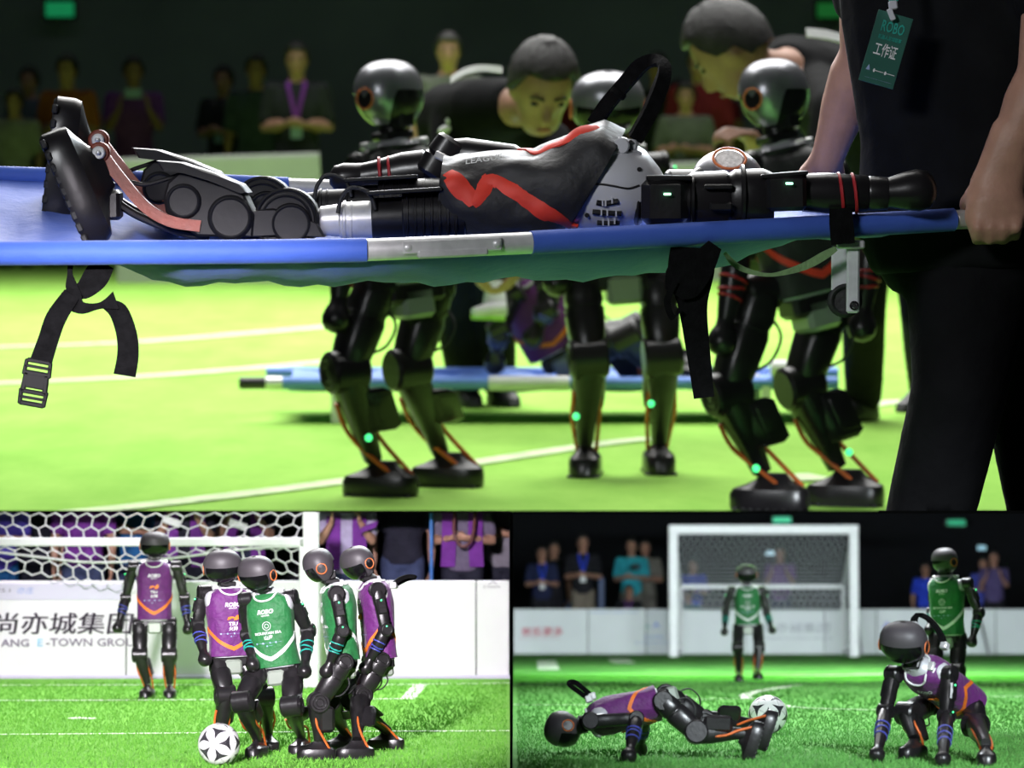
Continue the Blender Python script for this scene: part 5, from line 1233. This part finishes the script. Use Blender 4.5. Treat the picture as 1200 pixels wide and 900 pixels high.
# ---- second stretcher on the grass with a seated robot
Y2 = 11.75
s2 = thing(T, 'stretcher', 'low blue stretcher resting on the grass behind the standing robots', 'stretcher', V((T.p(600, 0, Y2).x, Y2, 0)))
zr = T.p(0, 449, Y2).z
def rr2(c0, c1, Yq, z, m, r=.02, nm='pole'): part(nm, MB().cyl(V((T.p(c0, 0, Yq).x, Yq, z)), V((T.p(c1, 0, Yq).x, Yq, z)), r), m, s2)
M_blul = mat('blue_nylon_light', (0.13, 0.27, 0.74), .5, 0, .1, 8, .3, 12)
for Yq, d in ((Y2, 0), (Y2 + .55, 75)):
    rr2(310, 985, Yq, zr, M_blul, .022, 'pole_sleeve'); rr2(278 + d, 312 + d, Yq, zr, M_blk, .021, 'grip'); rr2(309 + d, 330 + d, Yq, zr, M_alu, .024, 'collar')
rr2(572, 668, Y2 - .002, zr, M_goal, .026, 'hinge_sleeve'); rr2(905, 925, Y2 - .002, zr + .05, M_goal, .03, 'collar')
x0, x1 = T.p(330, 0, Y2).x, T.p(980, 0, Y2).x
rows = [[V((x0 + (x1 - x0) * i / 30, Y2 + .55 * j / 8, zr + .012 - .045 * math.sin(math.pi * j / 8) + .012 * math.sin(i * 1.1 + j))) for j in range(9)] for i in range(31)]
part('fabric_sheet', MB().loft([a + [p - UP * .004 for p in a[::-1]] for a in rows]), M_blul, s2, 60)
for c in (392, 900):
    for Yq in (Y2, Y2 + .5): part('leg', MB().box(V((T.p(c, 0, Y2).x, Yq, zr / 2)), (1, 0, 0), (0, 1, 0), (0, 0, 1), .016, .02, zr / 2, .004), M_goal, s2)
q = q_(T, 12.0)
zb2 = zr + .03
robot(T, 'purple-vested robot slumped on the low blue stretcher, orange hem, partly hidden', 'purple', q(655, 405), q(612, 325), V((.3, -.6, -.75)), (q(592, 300), V((-.3, -.8, -.5)), V((-.5, 0, .8))),
      [(q(600, 345, -.12), q(585, 385, -.16), q(580, 425, -.1), 1), (q(642, 330, -.16), q(640, 365, -.2), q(625, 395, -.2), -1)],
      [(q(680, 412, -.1), q(735, 396, -.16), q(770, 438, -.1), q(785, 447, -.1), V((1, 0, -.2)), V((.2, 0, 1)), 1), (q(675, 405, .1), q(740, 388, .14), q(785, 428, .12), q(800, 440, .12), V((1, 0, -.2)), V((.2, 0, 1)), -1)], prints=False)

# ---- helpers bending over the robots
def helper1():
    J = dict(pel=T.p(545, 215, 11.85), chest=T.p(554, 134, 11.4), neck=T.p(606, 124, 11.12), head=T.p(635, 104, 10.95), face=V((.15, -.8, -.62)), front=V((.1, -.8, -.6)), up=V((.12, -.45, 1)),
             arms=[(T.p(526, 142, 11.3), T.p(520, 225, 11.15), T.p(554, 300, 11.05), V((.2, -.1, -1)), V((1, 0, 0)), V((0, -1, 0))), (T.p(648, 165, 11.3), T.p(655, 240, 11.1), T.p(612, 300, 11.05), V((-.3, -.1, -1)), V((-1, 0, 0)), V((0, -1, 0)))],
             legs=[(T.p(528, 235, 11.95), T.p(532, 362, 12.45), T.g(545, 474) + UP * .07, V((.2, -1, 0))), (T.p(575, 235, 11.95), T.p(580, 362, 12.45), T.g(585, 474) + UP * .07, V((.3, -1, 0)))])
    def ex(root, L):
        part('shoulder_highlight', MB().ribbon([T.p(528, 94, 11.2), T.p(545, 84, 11.22), T.p(565, 80, 11.2), T.p(588, 82, 11.12)], [V((0, .006, .011))] * 4, .006), M_whc, root)  # ribbon stands in for the bright highlight on the black shirt
        for c, r in ((540, 128), (530, 140), (521, 152)): part('sleeve_print', MB().ell(T.p(c, r, 11.2), V((1, 0, .4)).normalized(), V((0, 1, 0)), V((-.4, 0, 1)).normalized(), .024, .01, .014, 12, 6), M_whc, root)
    person(T, 'man in black tee bending down between two robots, white stripe on shoulder', J, (M_tee, M_trs), None, .014, k=1.02, extras=ex, hd_k=1.22, skin=M_skin2)
helper1()
def helper2():
    J = dict(pel=T.p(1035, 215, 11.6), chest=T.p(966, 92, 11.15), neck=T.p(920, 80, 10.95), head=T.p(860, 60, 10.75), face=V((-.75, .25, -.72)), front=V((-.6, -.1, -.8)), up=V((-.55, .1, .75)),
             arms=[(T.p(918, 112, 10.95), T.p(895, 190, 10.9), T.p(880, 160, 10.7), V((-.8, -.2, .2)), V((0, 0, -1)), V((0, -1, 0))), (T.p(975, 130, 10.5), T.p(960, 240, 10.4), T.p(930, 290, 10.3), V((-.6, -.2, -.6)), V((0, -1, 0)), V((0, 0, 1)))],
             legs=[(T.p(1010, 240, 11.6), T.p(1012, 370, 11.5), T.g(1012, 492) + UP * .07, V((-.7, -1, 0))), (T.p(1075, 240, 11.8), T.p(1080, 365, 11.8), T.g(1085, 480) + UP * .07, V((-.7, -1, 0)))])
    def ex(root, L):
        part('shoulder_highlight', MB().ribbon([T.p(945, 38, 10.62), T.p(970, 41, 10.64), T.p(996, 48, 10.66)], [V((0, .008, .014))] * 3, .006), M_whc, root)  # light catching the shirt's back, modelled as a white ribbon
    person(T, 'second helper in black tee, head bowed, at the ear-ringed robot by the carrier\'s arm', J, (M_tee, M_trs), None, .014, k=1.05, extras=ex, hd_k=1.2, skin=M_skin2)
helper2()
# sneaker of a crouching helper by the low stretcher
sn_ = thing(T, 'sneaker', 'white sneaker with lime sole by the slumped robot', 'shoe', T.p(578, 375, 11.8))
part('upper', MB().limb(T.p(580, 332, 11.85), T.p(580, 368, 11.8), (0, 1, 0), [(0, .03, .03), (.5, .035, .04), (1, .03, .045)]).limb(T.p(590, 362, 11.8), T.p(555, 366, 11.75), (0, 1, 0), [(0, .03, .025), (.5, .035, .028), (1, .02, .015)]), M_whc, sn_)
part('sole', MB().box(T.p(572, 371.5, 11.78), (1, 0, -.05), (0, 1, 0), (.05, 0, 1), .06, .035, .01, .004), mat('lime_sole', (.4, .7, .1), .5), sn_)

# ---- far spectators
re_ = cloth('red_top', (0.16, 0.012, 0.02)); orp2 = cloth('orange_top', (0.34, 0.09, 0.03)); pu2 = cloth('purple_vest', (0.17, 0.05, 0.28)); wh2 = cloth('white_top', (0.42, 0.42, 0.44)); dk2 = cloth('dark_top', (0.02, 0.022, 0.026)); gl2 = cloth('pale_stripe', (0.30, 0.27, 0.29)); ol2 = cloth('olive_top', (0.10, 0.11, 0.09)); bu2 = cloth('slate_top', (0.06, 0.075, 0.11)); ye2 = cloth('ochre_top', (.25, .18, .06))
spT = [
 (22, 29, 155, 'down', gl2, dk2, 'blurred spectator in pale striped top behind the prone robot\'s feet', None),
 (84, 33, 84, 'hold', orp2, dk2, 'blurred spectator in orange and purple top below the exit lamp', None),
 (160, 31, 86, 'phone', pu2, dk2, 'blurred spectator in purple vest filming with a phone', None),
 (266, 33, 95, 'hold', dk2, dk2, 'dim dark-clad spectator with a pale badge, next to the purple filming one', lanyard(M_blk, M_blp)),
 (350, 31.5, 72, 'hold', dk2, dk2, 'dim spectator with violet lanyard and pale badge between prone legs and silver dome', lanyard(vio, M_blp)),
 (303, 34, 84, 'down', bu2, dk2, 'very dim spectator in slate top between the two badge wearers', None),
 (40, 35, 96, 'down', bu2, dk2, 'very dim spectator in slate top beside the orange one', None),
 (526, 32, 62, 'down', ol2, dk2, 'dim ruddy-faced spectator in olive top above the bending man\'s back', None),
 (668, 31, 95, 'down', re_, dk2, 'spectator in dark red top at the bending man\'s cheek', None),
 (792, 30, 110, 'hold', wh2, re_, 'blurred spectator in white top and red trousers behind the loop handle', None),
 (818, 31, 76, 'down', re_, dk2, 'blurred spectator in red top beside the second helper\'s hair', None),
 (770, 33, 82, 'down', dk2, dk2, 'dim spectator half behind the loop handle', None),
 (802, 26.6, 140, 'hold', ol2, dk2, 'seated spectator in olive top low between loop handle and ear-ringed dome', None),
 (842, 30.7, 122, 'down', ye2, bu2, 'blurred spectator in ochre top next to the ear-ringed dome', None),
 (836, 33, 100, 'hold', re_, wh2, 'second red-topped spectator further back beside the ochre one', None),
]
for c, Y, rh, pose, a, b_, lab, ex in spT:
    Y = min(Y, 3100 / (190 - rh)); hz = T.p(0, rh, Y).z; hgt = max(1.5, min(1.95, hz / 1.585 * 1.7))
    J, k = stand(T, c, Y, (rng.uniform(-.4, .4), -1), hgt, pose, z0=0.0 if hz < 1.82 else hz - 1.82)
    if pose == 'phone':
        a0, a1 = J['arms'][0], J['arms'][1]; pm = (a0[2] + a1[2]) / 2 + V((0, -.04, .12))
        single(T, 'mobile_phone', MB().box(pm, (1, .2, 0), (0, 1, 0), (0, 0, 1), .075, .01, .04, .005), M_blp, 'pale phone in the purple filming spectator\'s hands', 'phone')
    person(T, lab, J, (a, b_), 'far spectators in the dark hall', .026, None, k=k, extras=ex, sleeves=.8, skin=M_skin2)
for c, r, wdt, lab, col in ((70, 11, .17, 'green exit lamp glowing high up over the orange spectator', (0.02, .62, .22)), (977, 12, .20, 'dim green exit lamp high up over the second helper', (0.02, .26, .05))):
    e = thing(T, 'exit_sign', lab, 'sign', T.p(c, r, 41.2)); m_ = mat('exit_lamp_%d' % c, col, .4, emit=.25 if c < 100 else .3)
    part('housing', MB().box(T.p(c, r, 41.5), (1, 0, 0), (0, 1, 0), (0, 0, 1), wdt + .03, .06, .13, .02), M_blk, e); part('lit_panel', MB().box(T.p(c, r, 41.4), (1, 0, 0), (0, 1, 0), (0, 0, 1), wdt, .02, .09, .01), m_, e)
    part('hanger', MB().cyl(T.p(c, r, 41.5), T.p(c, r, 41.5) + UP * 1.2, .02), M_blk, e)
# ---- the carrier in the foreground
def carrier():
    L = T.p
    dwn = L(1100, 598, 4.98)
    J = dict(pel=L(1135, 265, 5.22), chest=L(1125, -30, 5.24), neck=L(1130, -170, 5.26), head=L(1110, -305, 5.22), face=V((-.8, -.4, -.4)), front=V((-.55, -.8, 0)), up=V((0, 0, 1)),
        arms=[(L(1022, -75, 5.32), L(1012, 60, 5.36), L(968, 190, 5.42), unit(V((-.35, .1, -.9))), unit(V((.6, .2, -.4))), unit(V((0, -1, 0)))),
              (L(1245, -90, 5.08), L(1222, 85, 5.0), L(1172, 205, 5.0), unit(V((-.42, -.02, -.9))), unit(V((0, 1, -.1))), unit(V((-1, 0, .35))))],
        legs=[(L(1140, 300, 5.2), L(1125, 455, 5.12), L(1062, 720, 5.2), V((-1, -.3, 0))), (L(1172, 300, 5.3), L(1205, 460, 5.4), L(1245, 690, 5.6), V((-1, -.3, 0)))], trw=1.0)
    plane = (V((0, 0, T.h)), -_nT)
    def ex(root, K):
        # staff badge on a clip
        c = L(1038, 58, 5.02); X = unit(L(1052, 62, 5.02) - L(1038, 58, 5.02)); Z = V((0, -1, 0)).cross(X) * -1; Z = Z if Z.z > 0 else -Z
        px_ = 5.02 / FPX
        bd_ = part('badge', MB().box(c, X, V((0, 1, 0)), Z, 21 * px_, .0012, 42.5 * px_, .004), mat('badge_green', (.032, .13, .10), .35, 0, .1, 20, coat=.4), root, 30, label='green staff badge')
        f = lambda s, u, v, h, w, m: part('badge_lettering', flat_text(MB(), s, c + X * u * px_ + Z * v * px_ + V((0, -.0022, 0)), X, Z, h * px_, .02, 0, w * px_), m, bd_, 0)
        f('工作证', 0, -8, 12, 27, M_wht); f('ROBO', 1, 20, 13, 27, M_tea_b); f('机器人足球联赛', 1, 11, 4, 28, M_tea_b); f('▲', -14, -28, 6, 5, M_blp); f('●━━━ ●━━━', 5, -29, 4, 26, M_wht); f('── ─── ── ───', 1, -38, 2.5, 32, M_blp)
        part('badge_clip', MB().box(L(1046.5, 6, 5.01), (1, 0, .1), (0, 1, 0), (-.1, 0, 1), .0065, .004, .0065, .002).box(L(1044.5, 17, 5.01), (1, 0, .4), (0, 1, 0), (-.4, 0, 1), .004, .003, .009, .001), mat('clear_white_clip', (.62, .62, .68), .3), root, label='white badge clip')
        part('lanyard', MB().ribbon([L(1047, 1, 5.01), L(1050, -60, 5.04), L(1075, -140, 5.12)], [V((.007, 0, 0))] * 3, .002), M_tea_b, root)
    person(T, 'man in black carrying the stretcher, green badge on a clip, bare forearms', J, (M_tee, M_trs), None, .0055, plane, k=1.0, curl=0, sleeves=.5, extras=ex, hand_fn=grips, shirt_extra=.02)
_nT = T.ray(600, 598.8).cross(V((1, 0, 0))); _nT = _nT.normalized() * (1 if _nT.z > 0 else -1)
def grips(b, i, wr, hd, pn, sdv):
    """fist closed round a pole end"""
    L = T.p
    if i == 1:   # near hand on the pole end: back of the hand to the viewer, four knuckles in a row below
        b.limb(L(1190, 150, 5.0), L(1165, 232, 5.0), (0, 1, 0), [(0, .03, .034), (.3, .029, .036), (.62, .026, .038), (.85, .027, .042), (1, .022, .036)], 14, 2.3)
        b.limb(L(1164, 214, 4.995), L(1171, 268, 4.995), (0, 1, 0), [(0, .02, .026), (.3, .027, .043), (.7, .027, .05), (1, .02, .045)], 14, 2.4)
        axis = L(1160, 256, 5.045)
        for k in range(4):
            x = 1147 + 15 * k; y0 = 255 + (1.5 if k in (1, 2) else 0) - 3 * max(0, k - 2); ln = (1.0, 1.08, 1.02, .86)[k]
            P = [L(x + 1, 250 - k, 4.985), L(x - 1, 265 * 1.0 + 2 * ln, 4.975), L(x - 2, 277 * 1.0 + 3 * (ln - 1) * 10 - (k == 3) * 4, 4.985), L(x - 2, 281 - (k == 3) * 5, 5.012), L(x - 3, 272, 5.04), L(x - 3, 262, 5.052)]
            b.chain(P, [.0098, .0105, .0098, .0092, .0085, .0075], 10)
        b.chain([L(1154, 212, 4.99), L(1139, 227, 5.0), L(1132, 237, 5.03), L(1131, 249, 5.065)], [.013, .0115, .0105, .009], 10)
    else:
        b.limb(L(1012, 60, 5.36), L(966, 196, 5.43), (0, 1, 0), [(0, .03, .035), (.2, .036, .042), (.5, .035, .038), (.85, .024, .026), (1, .026, .03)], 14, 2.2)
        b.limb(L(970, 186, 5.43), L(958, 226, 5.45), (0, 1, 0), [(0, .022, .026), (.5, .025, .04), (1, .02, .04)], 14, 2.4)
        for k in range(4):
            x = 948 + 12 * k; P = [L(x, 212, 5.43), L(x - 2, 228, 5.43), L(x - 3, 238, 5.46), L(x - 3, 234, 5.5), L(x - 3, 222, 5.52)]
            b.chain(P, [.0105, .0105, .0098, .009, .008], 10)
        b.chain([L(966, 200, 5.44), L(950, 212, 5.46), L(946, 222, 5.5)], [.013, .011, .009], 10)
carrier()

# ---- edges between the stages
M_edge = mat('black_lacquer', (0.002, 0.002, 0.002), .95, spec=0.0)
def ray_strip(c0, c1, r0, r1, Ya, Yz):
    P = []
    for Yq in (Ya, Yz):
        P.append([T.p(c0, r0, Yq), T.p(c1, r0, Yq), T.p(c1, r1, Yq), T.p(c0, r1, Yq)])
    return MB().loft(P)
single(T, 'trim_1', ray_strip(1030, 1235, 598.6, 601.4, 4.75, 5.6), M_edge, kind='structure', smooth=0)
single(T, 'trim_2', ray_strip(-30, 599, 598.4, 601.0, 7.3, 8.84), M_edge, kind='structure', smooth=0)
single(T, 'trim_3', ray_strip(600, 1230, 598.4, 601.0, 8.6, 8.84), M_edge, kind='structure', smooth=0)
single(T, 'wall_divider', ray_strip(598.3, 600.3, 601.0, 920, 4.0, 8.7), M_edge, kind='structure', smooth=0)
